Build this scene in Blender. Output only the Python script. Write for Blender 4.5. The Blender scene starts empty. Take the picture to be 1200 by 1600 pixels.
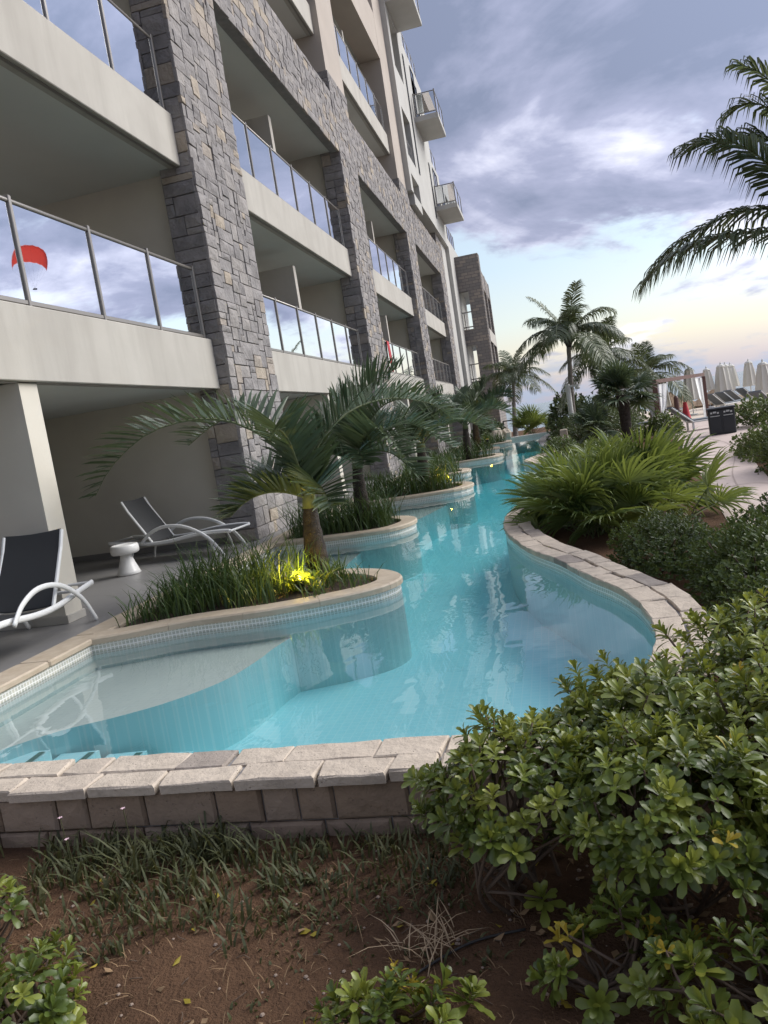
import bpy, math, random
import numpy as np
from mathutils import Vector, Matrix, geometry

random.seed(7); RNG = np.random.default_rng(7)
R = math.radians
sc = bpy.context.scene
COL = sc.collection

# ------------------------------------------------------------------ camera
cam = bpy.data.cameras.new('camera'); co = bpy.data.objects.new('camera', cam); COL.objects.link(co)
PITCH, YAW, ROLL = R(6.18), R(13.0), R(9.0)
fwd = Vector((-math.sin(YAW)*math.cos(PITCH), math.cos(YAW)*math.cos(PITCH), -math.sin(PITCH)))
rt0 = Vector((math.cos(YAW), math.sin(YAW), 0)); up0 = rt0.cross(fwd)
rt = rt0*math.cos(ROLL) - up0*math.sin(ROLL); up = rt0*math.sin(ROLL) + up0*math.cos(ROLL)
mw = Matrix(((rt.x, up.x, -fwd.x, 0), (rt.y, up.y, -fwd.y, 0), (rt.z, up.z, -fwd.z, 1.45), (0, 0, 0, 1)))
co.matrix_world = mw
cam.sensor_fit = 'VERTICAL'; cam.sensor_height = 36; cam.lens = 27.0
cam.clip_start = 0.05; cam.clip_end = 60000
sc.camera = co

# ------------------------------------------------------------------ world
SUN_AZ, SUN_EL = 62.0, 38.0        # degrees from +Y towards +X, elevation
world = bpy.data.worlds.new('World'); sc.world = world; world.use_nodes = True
wt = world.node_tree; wt.nodes.clear()
def wn(t, **kw):
    n = wt.nodes.new(t)
    for k, v in kw.items(): setattr(n, k, v)
    return n
def wl(a, b): wt.links.new(a, b)
def wmath(op, a, b=None, c=None, clamp=False):
    n = wn('ShaderNodeMath', operation=op, use_clamp=clamp)
    for i, v in enumerate((a, b, c)):
        if v is None: continue
        if isinstance(v, (int, float)): n.inputs[i].default_value = v
        else: wl(v, n.inputs[i])
    return n.outputs[0]
def wmix(f, a, b):
    n = wn('ShaderNodeMix', data_type='RGBA')
    for s, v in ((n.inputs[0], f), (n.inputs[6], a), (n.inputs[7], b)):
        if isinstance(v, (int, float)): s.default_value = v
        elif isinstance(v, tuple): s.default_value = v + (1,)
        else: wl(v, s)
    return n.outputs[2]
def wramp(fac, stops):
    n = wn('ShaderNodeValToRGB'); e = n.color_ramp.elements
    while len(e) < len(stops): e.new(0.5)
    for el, (p, c) in zip(e, stops): el.position = p; el.color = tuple(c) + (1,)
    wl(fac, n.inputs[0]); return n.outputs[0]
tc = wn('ShaderNodeTexCoord'); sep = wn('ShaderNodeSeparateXYZ'); wl(tc.outputs['Generated'], sep.inputs[0])
sky = wn('ShaderNodeTexSky', sky_type='NISHITA', sun_disc=False)
sky.sun_elevation = R(SUN_EL); sky.sun_rotation = R(SUN_AZ); sky.altitude = 5; sky.dust_density = 3.0; sky.ozone_density = 2.0
elv = wmath('MAXIMUM', sep.outputs[2], 0.0)
# clear evening sky seen between the clouds: lavender horizon, cream band, pale cyan above
grad = wramp(wmath('MULTIPLY', elv, 2.5, clamp=True), [
    (0.0, (0.52, 0.50, 0.60)), (0.06, (0.66, 0.60, 0.62)), (0.15, (0.86, 0.80, 0.66)), (0.25, (0.78, 0.85, 0.80)),
    (0.42, (0.62, 0.76, 0.86)), (1.0, (0.40, 0.50, 0.70))])
nis = wn('ShaderNodeVectorMath', operation='SCALE'); wl(sky.outputs[0], nis.inputs[0]); nis.inputs['Scale'].default_value = 0.10
clear = wmix(0.25, grad, nis.outputs[0])
# cloud deck projected on a plane overhead
den = wmath('ADD', elv, 0.22)
px = wmath('DIVIDE', sep.outputs[0], den); py = wmath('DIVIDE', sep.outputs[1], den)
pv = wn('ShaderNodeCombineXYZ'); wl(px, pv.inputs[0]); wl(py, pv.inputs[1])
def noise(vec, scale, detail, rough=0.55, dist=0.0, off=(0, 0, 0)):
    m = wn('ShaderNodeMapping'); wl(vec, m.inputs[0]); m.inputs['Location'].default_value = off
    n = wn('ShaderNodeTexNoise'); wl(m.outputs[0], n.inputs['Vector'])
    n.inputs['Scale'].default_value = scale; n.inputs['Detail'].default_value = detail
    n.inputs['Roughness'].default_value = rough; n.inputs['Distortion'].default_value = dist
    return n.outputs['Fac']
CL_OFF = (3.1, 1.2, 0.0)
n1 = noise(pv.outputs[0], 0.95, 9, 0.56, 0.5, CL_OFF)
n2 = noise(pv.outputs[0], 3.2, 8, 0.60, 0.4, (7.7, 2.1, 0.4))
n3 = noise(pv.outputs[0], 1.7, 6, 0.55, 0.6, (1.3, 9.1, 2.0))
# denser with height, clear near the horizon
dens = wmath('ADD', wmath('MULTIPLY', n1, 0.68), wmath('MULTIPLY', n2, 0.32))
hgt = wn('ShaderNodeMapRange'); wl(elv, hgt.inputs[0])
for k, v in zip((1, 2, 3, 4), (0.07, 0.24, -0.10, 0.13)): hgt.inputs[k].default_value = v
dens = wmath('ADD', dens, hgt.outputs[0])
mask = wn('ShaderNodeMapRange', interpolation_type='SMOOTHSTEP'); wl(dens, mask.inputs[0])
mask.inputs[1].default_value = 0.47; mask.inputs[2].default_value = 0.56
shade = wmath('ADD', dens, wmath('MULTIPLY', wmath('SUBTRACT', n3, 0.5), 0.95))
ccol = wramp(shade, [(0.40, (0.86, 0.87, 0.93)), (0.52, (0.52, 0.54, 0.68)), (0.60, (0.33, 0.355, 0.49)), (0.74, (0.20, 0.235, 0.34))])
c1 = wmix(mask.outputs[0], clear, ccol)
# low cumulus bank just over the sea
lowv = wn('ShaderNodeMapping'); wl(tc.outputs['Generated'], lowv.inputs[0]); lowv.inputs['Scale'].default_value = (1, 1, 3.2)
nl = noise(lowv.outputs[0], 5.5, 7, 0.55, 0.0, (0.35, 0.2, 0.0))
lm = wn('ShaderNodeMapRange', interpolation_type='SMOOTHSTEP'); wl(nl, lm.inputs[0]); lm.inputs[1].default_value = 0.50; lm.inputs[2].default_value = 0.58
lo = wn('ShaderNodeMapRange', interpolation_type='SMOOTHSTEP'); wl(elv, lo.inputs[0]); lo.inputs[1].default_value = 0.060; lo.inputs[2].default_value = 0.030
lmask = wmath('MULTIPLY', lm.outputs[0], wmath('MULTIPLY', lo.outputs[0], 0.8))
c2 = wmix(lmask, c1, (0.36, 0.43, 0.56))
sdv = wn('ShaderNodeVectorMath', operation='DOT_PRODUCT'); wl(tc.outputs['Generated'], sdv.inputs[0])
sdv.inputs[1].default_value = (math.sin(R(SUN_AZ))*math.cos(R(SUN_EL)), math.cos(R(SUN_AZ))*math.cos(R(SUN_EL)), math.sin(R(SUN_EL)))
glow = wmath('POWER', wmath('MAXIMUM', sdv.outputs['Value'], 0.0), 3.0)
glow = wmath('ADD', wmath('MULTIPLY', glow, 0.95), 0.84)
gsc = wn('ShaderNodeVectorMath', operation='SCALE'); wl(c2, gsc.inputs[0]); wl(glow, gsc.inputs['Scale']); c2 = gsc.outputs[0]
bg = wn('ShaderNodeBackground'); bg.inputs['Strength'].default_value = 0.1
sx = wn('ShaderNodeVectorMath', operation='SCALE'); wl(c2, sx.inputs[0]); sx.inputs['Scale'].default_value = 8.2
wl(sx.outputs[0], bg.inputs['Color'])
wo = wn('ShaderNodeOutputWorld'); wl(bg.outputs[0], wo.inputs['Surface'])

# ------------------------------------------------------------------ sun (soft, behind cloud)
sl = bpy.data.lights.new('sun', 'SUN'); so = bpy.data.objects.new('sun', sl); COL.objects.link(so)
sl.energy = 2.5; sl.angle = R(45); sl.color = (1.0, 0.96, 0.90)
sd = Vector((math.sin(R(SUN_AZ))*math.cos(R(SUN_EL)), math.cos(R(SUN_AZ))*math.cos(R(SUN_EL)), math.sin(R(SUN_EL))))
so.rotation_euler = (-sd).to_track_quat('-Z', 'Y').to_euler(); so.location = (30, 10, 40)

vs = sc.view_settings; vs.view_transform = 'Standard'; vs.look = 'None'; vs.exposure = 0.80; vs.gamma = 1; vs.use_curve_mapping = False
cy = sc.cycles; cy.use_denoising = True; cy.max_bounces = 8; cy.diffuse_bounces = 3; cy.glossy_bounces = 4; cy.transparent_max_bounces = 12
cy.caustics_reflective = False; cy.caustics_refractive = False; cy.sample_clamp_indirect = 4.0
try: cy.denoiser = 'OPENIMAGEDENOISE'
except Exception: pass

# ================================================================== materials
MATS = {}
def mat(name, build):
    m = bpy.data.materials.new(name); m.use_nodes = True; nt = m.node_tree; nt.nodes.clear()
    out = nt.nodes.new('ShaderNodeOutputMaterial')
    build(nt, out); MATS[name] = m; return m
class NT:
    def __init__(s, nt): s.nt = nt
    def n(s, t, **kw):
        x = s.nt.nodes.new(t)
        for k, v in kw.items(): setattr(x, k, v)
        return x
    def l(s, a, b): s.nt.links.new(a, b)
    def setv(s, sock, v):
        if isinstance(v, (int, float)): sock.default_value = v
        elif isinstance(v, tuple):
            sock.default_value = v + (1,) if len(v) == 3 and sock.type == 'RGBA' else v
        else: s.l(v, sock)
    def coord(s, kind='Object', scale=(1, 1, 1), loc=(0, 0, 0), rot=(0, 0, 0)):
        if kind == 'World':
            g = s.n('ShaderNodeNewGeometry'); o = g.outputs['Position']
        else: o = s.n('ShaderNodeTexCoord').outputs[kind]
        m = s.n('ShaderNodeMapping'); s.l(o, m.inputs[0]); m.inputs['Scale'].default_value = scale; m.inputs['Location'].default_value = loc
        m.inputs['Rotation'].default_value = rot
        return m.outputs[0]
    def noise(s, vec, scale, detail=4, rough=0.55, dist=0.0):
        n = s.n('ShaderNodeTexNoise'); s.l(vec, n.inputs['Vector']); n.inputs['Scale'].default_value = scale
        n.inputs['Detail'].default_value = detail; n.inputs['Roughness'].default_value = rough; n.inputs['Distortion'].default_value = dist
        return n.outputs['Fac']
    def ramp(s, fac, stops):
        n = s.n('ShaderNodeValToRGB'); e = n.color_ramp.elements
        while len(e) < len(stops): e.new(0.5)
        for el, (p, c) in zip(e, stops): el.position = p; el.color = tuple(c) + (1,)
        s.l(fac, n.inputs[0]); return n.outputs[0]
    def mix(s, f, a, b, blend='MIX'):
        n = s.n('ShaderNodeMix', data_type='RGBA', blend_type=blend)
        s.setv(n.inputs[0], f); s.setv(n.inputs[6], a); s.setv(n.inputs[7], b); return n.outputs[2]
    def math(s, op, a, b=0.0, clamp=False):
        n = s.n('ShaderNodeMath', operation=op, use_clamp=clamp); s.setv(n.inputs[0], a); s.setv(n.inputs[1], b); return n.outputs[0]
    def bump(s, h, strength, dist=0.02):
        n = s.n('ShaderNodeBump'); s.l(h, n.inputs['Height']); n.inputs['Strength'].default_value = strength; n.inputs['Distance'].default_value = dist
        return n.outputs[0]
    def princ(s, out, color, rough=0.6, normal=None, metal=0.0, spec=0.5, emis=None, estr=0.0):
        p = s.n('ShaderNodeBsdfPrincipled'); s.setv(p.inputs['Base Color'], color); s.setv(p.inputs['Roughness'], rough)
        p.inputs['Metallic'].default_value = metal; p.inputs['Specular IOR Level'].default_value = spec
        if normal is not None: s.l(normal, p.inputs['Normal'])
        if emis: p.inputs['Emission Color'].default_value = emis + (1,); p.inputs['Emission Strength'].default_value = estr
        if out is not None: s.l(p.outputs[0], out.inputs['Surface'])
        return p

def m_noise(name, c0, c1, scale, rough=0.7, bumpk=0.2, bscale=None, kind='World', spec=0.4, bdist=0.01, stain=None):
    def b(nt, out):
        N = NT(nt); v = N.coord(kind); f = N.noise(v, scale, 5)
        col = N.ramp(f, [(0.3, c0), (0.7, c1)])
        if stain:
            f2 = N.noise(N.coord(kind, scale=(3.0, 3.0, 0.35), loc=(3, 5, 1)), stain[0], 5, 0.6)
            k = N.ramp(f2, [(stain[2], (0, 0, 0)), (stain[2]+0.2, (1, 1, 1))])
            col = N.mix(N.math('MULTIPLY', k, stain[3]), col, stain[1])
        h = N.noise(v, bscale or scale*6, 4)
        N.princ(out, col, rough, N.bump(h, bumpk, bdist) if bumpk else None, spec=spec)
    return mat(name, b)

m_noise('stucco_light', (0.395, 0.375, 0.335), (0.46, 0.44, 0.395), 1.3, 0.85, 0.12, 60, stain=(0.9, (0.335, 0.315, 0.28), 0.48, 0.55))
m_noise('stucco_white', (0.41, 0.405, 0.38), (0.47, 0.465, 0.44), 1.0, 0.85, 0.1, 60, stain=(0.7, (0.50, 0.49, 0.47), 0.55, 0.3))
m_noise('stucco_beige', (0.385, 0.34, 0.295), (0.44, 0.39, 0.34), 1.0, 0.88, 0.12, 60, stain=(0.8, (0.40, 0.34, 0.29), 0.55, 0.35))
m_noise('stucco_cream', (0.55, 0.52, 0.45), (0.61, 0.58, 0.505), 1.2, 0.85, 0.1, 60)
m_noise('ceiling_paint', (0.60, 0.61, 0.58), (0.64, 0.65, 0.62), 1.0, 0.9, 0.08, 50)
m_noise('mortar', (0.20, 0.195, 0.195), (0.27, 0.262, 0.258), 6, 0.95, 0.3)
STONES = []
for i, (a, b_) in enumerate([((0.18, 0.17, 0.168), (0.285, 0.27, 0.265)), ((0.205, 0.193, 0.188), (0.31, 0.292, 0.284)), ((0.235, 0.22, 0.21), (0.345, 0.322, 0.306)),
                             ((0.30, 0.255, 0.205), (0.42, 0.365, 0.295)), ((0.27, 0.237, 0.205), (0.38, 0.335, 0.29))]):
    STONES.append(m_noise('split_stone_%d' % i, a, b_, 4, 0.9, 0.9, 16, bdist=0.03))
def b_coral(tint):
    def b(nt, out):
        N = NT(nt); v = N.coord('World')
        f = N.noise(v, 7, 6, 0.65); col = N.ramp(f, [(0.3, tuple(x*0.72 for x in tint)), (0.55, tint), (0.8, tuple(min(1, x*1.12) for x in tint))])
        oi = N.n('ShaderNodeObjectInfo')
        col = N.mix(N.math('MULTIPLY', oi.outputs['Random'], 0.35), col, (0.40, 0.335, 0.275))
        vo = N.n('ShaderNodeTexVoronoi'); N.l(v, vo.inputs['Vector']); vo.inputs['Scale'].default_value = 55
        pits = N.ramp(vo.outputs['Distance'], [(0.08, (0, 0, 0)), (0.22, (1, 1, 1))])
        f2 = N.noise(v, 12, 5, 0.7)
        pit = N.math('MULTIPLY', N.math('SUBTRACT', 1.0, pits), N.math('GREATER_THAN', f2, 0.54))
        col = N.mix(N.math('MULTIPLY', pit, 0.55), col, (0.22, 0.17, 0.14))
        h = N.math('SUBTRACT', N.math('MULTIPLY', N.noise(v, 30, 5, 0.65), 1.0), N.math('MULTIPLY', pit, 0.7))
        N.princ(out, col, 0.9, N.bump(h, 0.8, 0.012), spec=0.3)
    return b
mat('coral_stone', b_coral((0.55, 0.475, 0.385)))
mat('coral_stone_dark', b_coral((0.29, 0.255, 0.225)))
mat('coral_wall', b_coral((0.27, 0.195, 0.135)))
mat('travertine', lambda nt, out: (lambda N: N.princ(out, N.ramp(N.noise(N.coord('World', scale=(1, 1, 3)), 9, 6, 0.6), [(0.3, (0.40, 0.325, 0.235)), (0.7, (0.50, 0.425, 0.325))]), 0.65,
    N.bump(N.noise(N.coord('World'), 70, 4), 0.25, 0.004)))(NT(nt)))
def b_mosaic(nt, out):
    N = NT(nt); uv = N.n('ShaderNodeTexCoord').outputs['UV']
    br = N.n('ShaderNodeTexBrick'); N.l(uv, br.inputs['Vector']); br.offset = 0.0; br.inputs['Scale'].default_value = 1.0
    br.inputs['Brick Width'].default_value = 0.034; br.inputs['Row Height'].default_value = 0.034; br.inputs['Mortar Size'].default_value = 0.0042
    br.inputs['Color1'].default_value = (0.56, 0.55, 0.47, 1); br.inputs['Color2'].default_value = (0.43, 0.45, 0.40, 1); br.inputs['Mortar'].default_value = (0.80, 0.80, 0.77, 1)
    N.princ(out, br.outputs['Color'], 0.25, N.bump(br.outputs['Fac'], -0.3, 0.003))
mat('mosaic_band', b_mosaic)
def b_pooltile(c0, c1, mort, size):
    def b(nt, out):
        N = NT(nt); v = N.coord('World')
        br = N.n('ShaderNodeTexBrick'); N.l(v, br.inputs['Vector']); br.offset = 0.0; br.inputs['Scale'].default_value = 1.0
        br.inputs['Brick Width'].default_value = size; br.inputs['Row Height'].default_value = size; br.inputs['Mortar Size'].default_value = size*0.06
        br.inputs['Color1'].default_value = c0 + (1,); br.inputs['Color2'].default_value = c1 + (1,); br.inputs['Mortar'].default_value = mort + (1,)
        f = N.noise(v, 1.2, 4)
        col = N.mix(N.math('MULTIPLY', f, 0.25), br.outputs['Color'], tuple(x*0.82 for x in c0))
        N.princ(out, col, 0.5)
    return b
mat('pool_tile', b_pooltile((0.64, 0.87, 0.89), (0.58, 0.845, 0.875), (0.76, 0.91, 0.92), 0.07))
mat('shelf_tile', b_pooltile((0.80, 0.77, 0.70), (0.74, 0.72, 0.66), (0.82, 0.80, 0.74), 0.05))
mat('wall_tile', b_pooltile((0.70, 0.80, 0.79), (0.65, 0.77, 0.77), (0.76, 0.83, 0.82), 0.05))
mat('step_tile', b_pooltile((0.10, 0.19, 0.15), (0.07, 0.14, 0.12), (0.2, 0.28, 0.25), 0.03))
def b_water(nt, out):
    N = NT(nt); v = N.coord('World', scale=(1.0, 0.62, 1.0), rot=(0, 0, 0.35))
    h = N.math('ADD', N.math('MULTIPLY', N.noise(v, 2.2, 2, 0.5, 0.8), 1.0), N.math('MULTIPLY', N.noise(v, 9, 2, 0.5), 0.18))
    bmp = N.bump(h, 0.055, 0.06)
    fr = N.n('ShaderNodeFresnel'); fr.inputs['IOR'].default_value = 1.30; N.l(bmp, fr.inputs['Normal'])
    tr = N.n('ShaderNodeBsdfTransparent'); tr.inputs['Color'].default_value = (0.96, 0.99, 1.0, 1)
    gl = N.n('ShaderNodeBsdfGlossy'); gl.inputs['Roughness'].default_value = 0.012; gl.inputs['Color'].default_value = (1, 1, 1, 1); N.l(bmp, gl.inputs['Normal'])
    mx = N.n('ShaderNodeMixShader'); N.l(fr.outputs[0], mx.inputs[0]); N.l(tr.outputs[0], mx.inputs[1]); N.l(gl.outputs[0], mx.inputs[2])
    N.l(mx.outputs[0], out.inputs['Surface'])
    va = N.n('ShaderNodeVolumeAbsorption'); va.inputs['Color'].default_value = (0.30, 0.93, 0.97, 1); va.inputs['Density'].default_value = 0.30
    N.l(va.outputs[0], out.inputs['Volume'])
mat('water', b_water)
def b_sea(nt, out):
    N = NT(nt); v = N.coord('World', scale=(1, 0.35, 1))
    h = N.math('ADD', N.noise(v, 0.35, 5, 0.6), N.math('MULTIPLY', N.noise(v, 1.6, 4), 0.4))
    N.princ(out, (0.10, 0.15, 0.19), 0.22, N.bump(h, 0.9, 1.0), spec=0.5)
mat('sea', b_sea)
def b_soil(nt, out):
    N = NT(nt); v = N.coord('World')
    f = N.noise(v, 1.1, 6, 0.65); col = N.ramp(f, [(0.3, (0.085, 0.047, 0.027)), (0.55, (0.155, 0.086, 0.048)), (0.8, (0.20, 0.118, 0.068))])
    f2 = N.noise(v, 40, 4, 0.7); col = N.mix(N.math('MULTIPLY', f2, 0.7), col, (0.05, 0.032, 0.022))
    h = N.math('ADD', N.noise(v, 14, 6, 0.7), N.math('MULTIPLY', N.noise(v, 90, 3), 0.5))
    N.princ(out, col, 0.95, N.bump(h, 0.9, 0.03), spec=0.15)
mat('soil', b_soil)
m_noise('planter_soil', (0.035, 0.024, 0.017), (0.07, 0.048, 0.034), 9, 0.95, 0.8, 50, bdist=0.03)
def b_deck(nt, out):
    N = NT(nt); v = N.coord('World', loc=(0.17, 0.3, 0))
    br = N.n('ShaderNodeTexBrick'); N.l(v, br.inputs['Vector']); br.offset = 0.5; br.inputs['Scale'].default_value = 1.0
    br.inputs['Brick Width'].default_value = 1.2; br.inputs['Row Height'].default_value = 0.6; br.inputs['Mortar Size'].default_value = 0.003
    br.inputs['Color1'].default_value = (0.185, 0.182, 0.180, 1); br.inputs['Color2'].default_value = (0.205, 0.20, 0.197, 1); br.inputs['Mortar'].default_value = (0.12, 0.118, 0.115, 1)
    f = N.noise(N.coord('World', scale=(1, 5, 1)), 2.0, 5)
    col = N.mix(N.math('MULTIPLY', f, 0.3), br.outputs['Color'], (0.25, 0.243, 0.235))
    N.princ(out, col, 0.42, N.bump(N.noise(v, 40, 3), 0.08, 0.004))
mat('deck_tile', b_deck)
def b_path(nt, out):
    N = NT(nt); v = N.coord('World', rot=(0, 0, 0.25))
    f = N.noise(v, 0.9, 6, 0.6); col = N.ramp(f, [(0.3, (0.44, 0.355, 0.315)), (0.55, (0.53, 0.43, 0.38)), (0.8, (0.58, 0.49, 0.44))])
    f2 = N.noise(N.coord('World', scale=(3, 0.6, 1)), 3, 5, 0.7); col = N.mix(N.math('MULTIPLY', f2, 0.35), col, (0.38, 0.33, 0.315))
    N.princ(out, col, 0.75, N.bump(N.noise(v, 22, 5), 0.35, 0.01))
mat('path_stone', b_path)
m_noise('sand', (0.52, 0.44, 0.35), (0.62, 0.54, 0.45), 0.6, 0.95, 0.5, 8, bdist=0.05)
m_noise('path_joint', (0.34, 0.275, 0.245), (0.40, 0.33, 0.29), 6, 0.95, 0.3)
def simple(name, color, rough=0.5, metal=0.0, spec=0.5, emis=None, estr=0.0, bump=None):
    def b(nt, out):
        N = NT(nt); f = N.noise(N.coord('World'), bump[0] if bump else 12, 4)
        col = N.mix(N.math('MULTIPLY', f, 0.35), tuple(color), tuple(x*0.78 for x in color))
        N.princ(out, col, rough, N.bump(f, bump[1], 0.01) if bump else None, metal, spec, emis, estr)
    return mat(name, b)
simple('rail_metal', (0.27, 0.255, 0.235), 0.38, 0.55)
simple('white_metal', (0.74, 0.75, 0.74), 0.35)
simple('white_ceramic', (0.70, 0.70, 0.68), 0.28)
def b_sling(nt, out):
    N = NT(nt); v = N.coord('Object', scale=(220, 220, 220))
    ch = N.n('ShaderNodeTexChecker'); N.l(v, ch.inputs['Vector']); ch.inputs['Scale'].default_value = 1.0
    ch.inputs['Color1'].default_value = (0.022, 0.024, 0.026, 1); ch.inputs['Color2'].default_value = (0.040, 0.042, 0.045, 1)
    N.princ(out, ch.outputs[0], 0.7)
mat('sling_mesh', b_sling)
simple('dark_frame', (0.045, 0.047, 0.05), 0.4)
simple('red_cloth', (0.40, 0.035, 0.045), 0.85, bump=(30, 0.3))
simple('black_plastic', (0.022, 0.026, 0.032), 0.5)
simple('white_print', (0.55, 0.58, 0.58), 0.6)
simple('umbrella_canvas', (0.62, 0.61, 0.56), 0.9, bump=(18, 0.3))
simple('curtain_cloth', (0.74, 0.76, 0.76), 0.9, bump=(12, 0.2))
simple('brown_timber', (0.115, 0.055, 0.045), 0.6, bump=(25, 0.3))
m_noise('thatch', (0.24, 0.165, 0.105), (0.42, 0.31, 0.21), 14, 0.95, 0.9, 60, bdist=0.05)
simple('grey_cushion', (0.16, 0.18, 0.20), 0.85)
simple('post_white', (0.66, 0.66, 0.63), 0.5)
simple('lamp_black', (0.02, 0.02, 0.02), 0.5)
simple('lamp_glow', (1.0, 0.75, 0.25), 0.5, emis=(1.0, 0.66, 0.16), estr=9.0)
simple('twig', (0.12, 0.085, 0.06), 0.9, bump=(60, 0.5))
simple('straw', (0.42, 0.31, 0.19), 0.9)
simple('dry_straw', (0.26, 0.17, 0.09), 0.9)
simple('pebble', (0.30, 0.23, 0.18), 0.9, bump=(50, 0.4))
simple('petal', (0.75, 0.55, 0.60), 0.7)
simple('dark_glass', (0.03, 0.035, 0.04), 0.06)
simple('hose_black', (0.03, 0.028, 0.027), 0.6)
def b_glass(nt, out):
    N = NT(nt)
    lw = N.n('ShaderNodeFresnel'); lw.inputs['IOR'].default_value = 1.5
    f = N.math('ADD', N.math('MULTIPLY', lw.outputs[0], 0.5), 0.74, clamp=True)
    h = N.noise(N.coord('World'), 0.8, 2); bm_ = N.bump(h, 0.02, 0.05)
    tr = N.n('ShaderNodeBsdfTransparent'); tr.inputs['Color'].default_value = (0.62, 0.68, 0.66, 1)
    gl = N.n('ShaderNodeBsdfGlossy'); gl.inputs['Roughness'].default_value = 0.008; gl.inputs['Color'].default_value = (0.96, 0.98, 1.0, 1); N.l(bm_, gl.inputs['Normal'])
    mx = N.n('ShaderNodeMixShader'); N.l(f, mx.inputs[0]); N.l(tr.outputs[0], mx.inputs[1]); N.l(gl.outputs[0], mx.inputs[2])
    N.l(mx.outputs[0], out.inputs['Surface'])
mat('rail_glass', b_glass)
def leafmat(name, c0, c1, c2, scale=9, rough=0.42, transl=0.28, objrand=0.5, spec=0.45):
    def b(nt, out):
        N = NT(nt); f = N.noise(N.coord('World'), scale, 3)
        oi = N.n('ShaderNodeObjectInfo')
        k = N.math('ADD', N.math('MULTIPLY', f, 1-objrand*0.5), N.math('MULTIPLY', N.math('SUBTRACT', oi.outputs['Random'], 0.5), objrand))
        col = N.ramp(k, [(0.22, c0), (0.45, c1), (0.75, c2)])
        p = N.princ(None, col, rough, spec=spec)
        t = N.n('ShaderNodeBsdfTranslucent'); N.l(N.mix(0.5, col, (min(1, c2[0]*1.6), min(1, c2[1]*1.5), c2[2])), t.inputs['Color'])
        mx = N.n('ShaderNodeMixShader'); mx.inputs[0].default_value = transl
        N.l(p.outputs[0], mx.inputs[1]); N.l(t.outputs[0], mx.inputs[2]); N.l(mx.outputs[0], out.inputs['Surface'])
    return mat(name, b)
leafmat('leaf_rosette', (0.07, 0.105, 0.022), (0.15, 0.195, 0.036), (0.30, 0.325, 0.065), 6, 0.34, 0.25, 0.6)
leafmat('leaf_hedge', (0.055, 0.088, 0.028), (0.085, 0.13, 0.038), (0.15, 0.19, 0.06), 5, 0.4, 0.25, 0.3)
leafmat('leaf_yellow', (0.30, 0.25, 0.03), (0.42, 0.33, 0.04), (0.45, 0.30, 0.05), 8, 0.5, 0.3, 0.4)
leafmat('leaf_palm', (0.048, 0.078, 0.042), (0.072, 0.108, 0.056), (0.11, 0.145, 0.075), 3, 0.40, 0.2, 0.4)
leafmat('leaf_coconut', (0.060, 0.085, 0.045), (0.088, 0.118, 0.058), (0.13, 0.155, 0.07), 1.2, 0.45, 0.25, 0.4)
leafmat('leaf_fan', (0.065, 0.115, 0.035), (0.125, 0.18, 0.045), (0.23, 0.28, 0.07), 1.6, 0.42, 0.3, 0.5)
leafmat('leaf_grass', (0.030, 0.062, 0.022), (0.055, 0.10, 0.030), (0.10, 0.145, 0.04), 5, 0.45, 0.25, 0.2)
leafmat('leaf_ground', (0.050, 0.058, 0.024), (0.075, 0.085, 0.033), (0.12, 0.115, 0.045), 4, 0.6, 0.25, 0.2)
leafmat('leaf_shrub', (0.055, 0.085, 0.038), (0.085, 0.12, 0.052), (0.13, 0.165, 0.07), 2, 0.5, 0.25, 0.3)
leafmat('coral_cloth', (0.85, 0.20, 0.19), (0.90, 0.23, 0.22), (0.92, 0.25, 0.24), 0.5, 0.7, 0.5, 0.0)
m_noise('bark', (0.085, 0.06, 0.045), (0.19, 0.145, 0.11), 7, 0.95, 0.9, 30, bdist=0.03)
m_noise('palm_fibre', (0.032, 0.026, 0.022), (0.085, 0.07, 0.058), 14, 0.95, 1.0, 50, bdist=0.03)
m_noise('coco_bark', (0.19, 0.17, 0.15), (0.30, 0.275, 0.25), 5, 0.95, 0.7, 20, bdist=0.03)
m_noise('petiole', (0.10, 0.13, 0.06), (0.16, 0.18, 0.09), 6, 0.6, 0.1)

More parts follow.
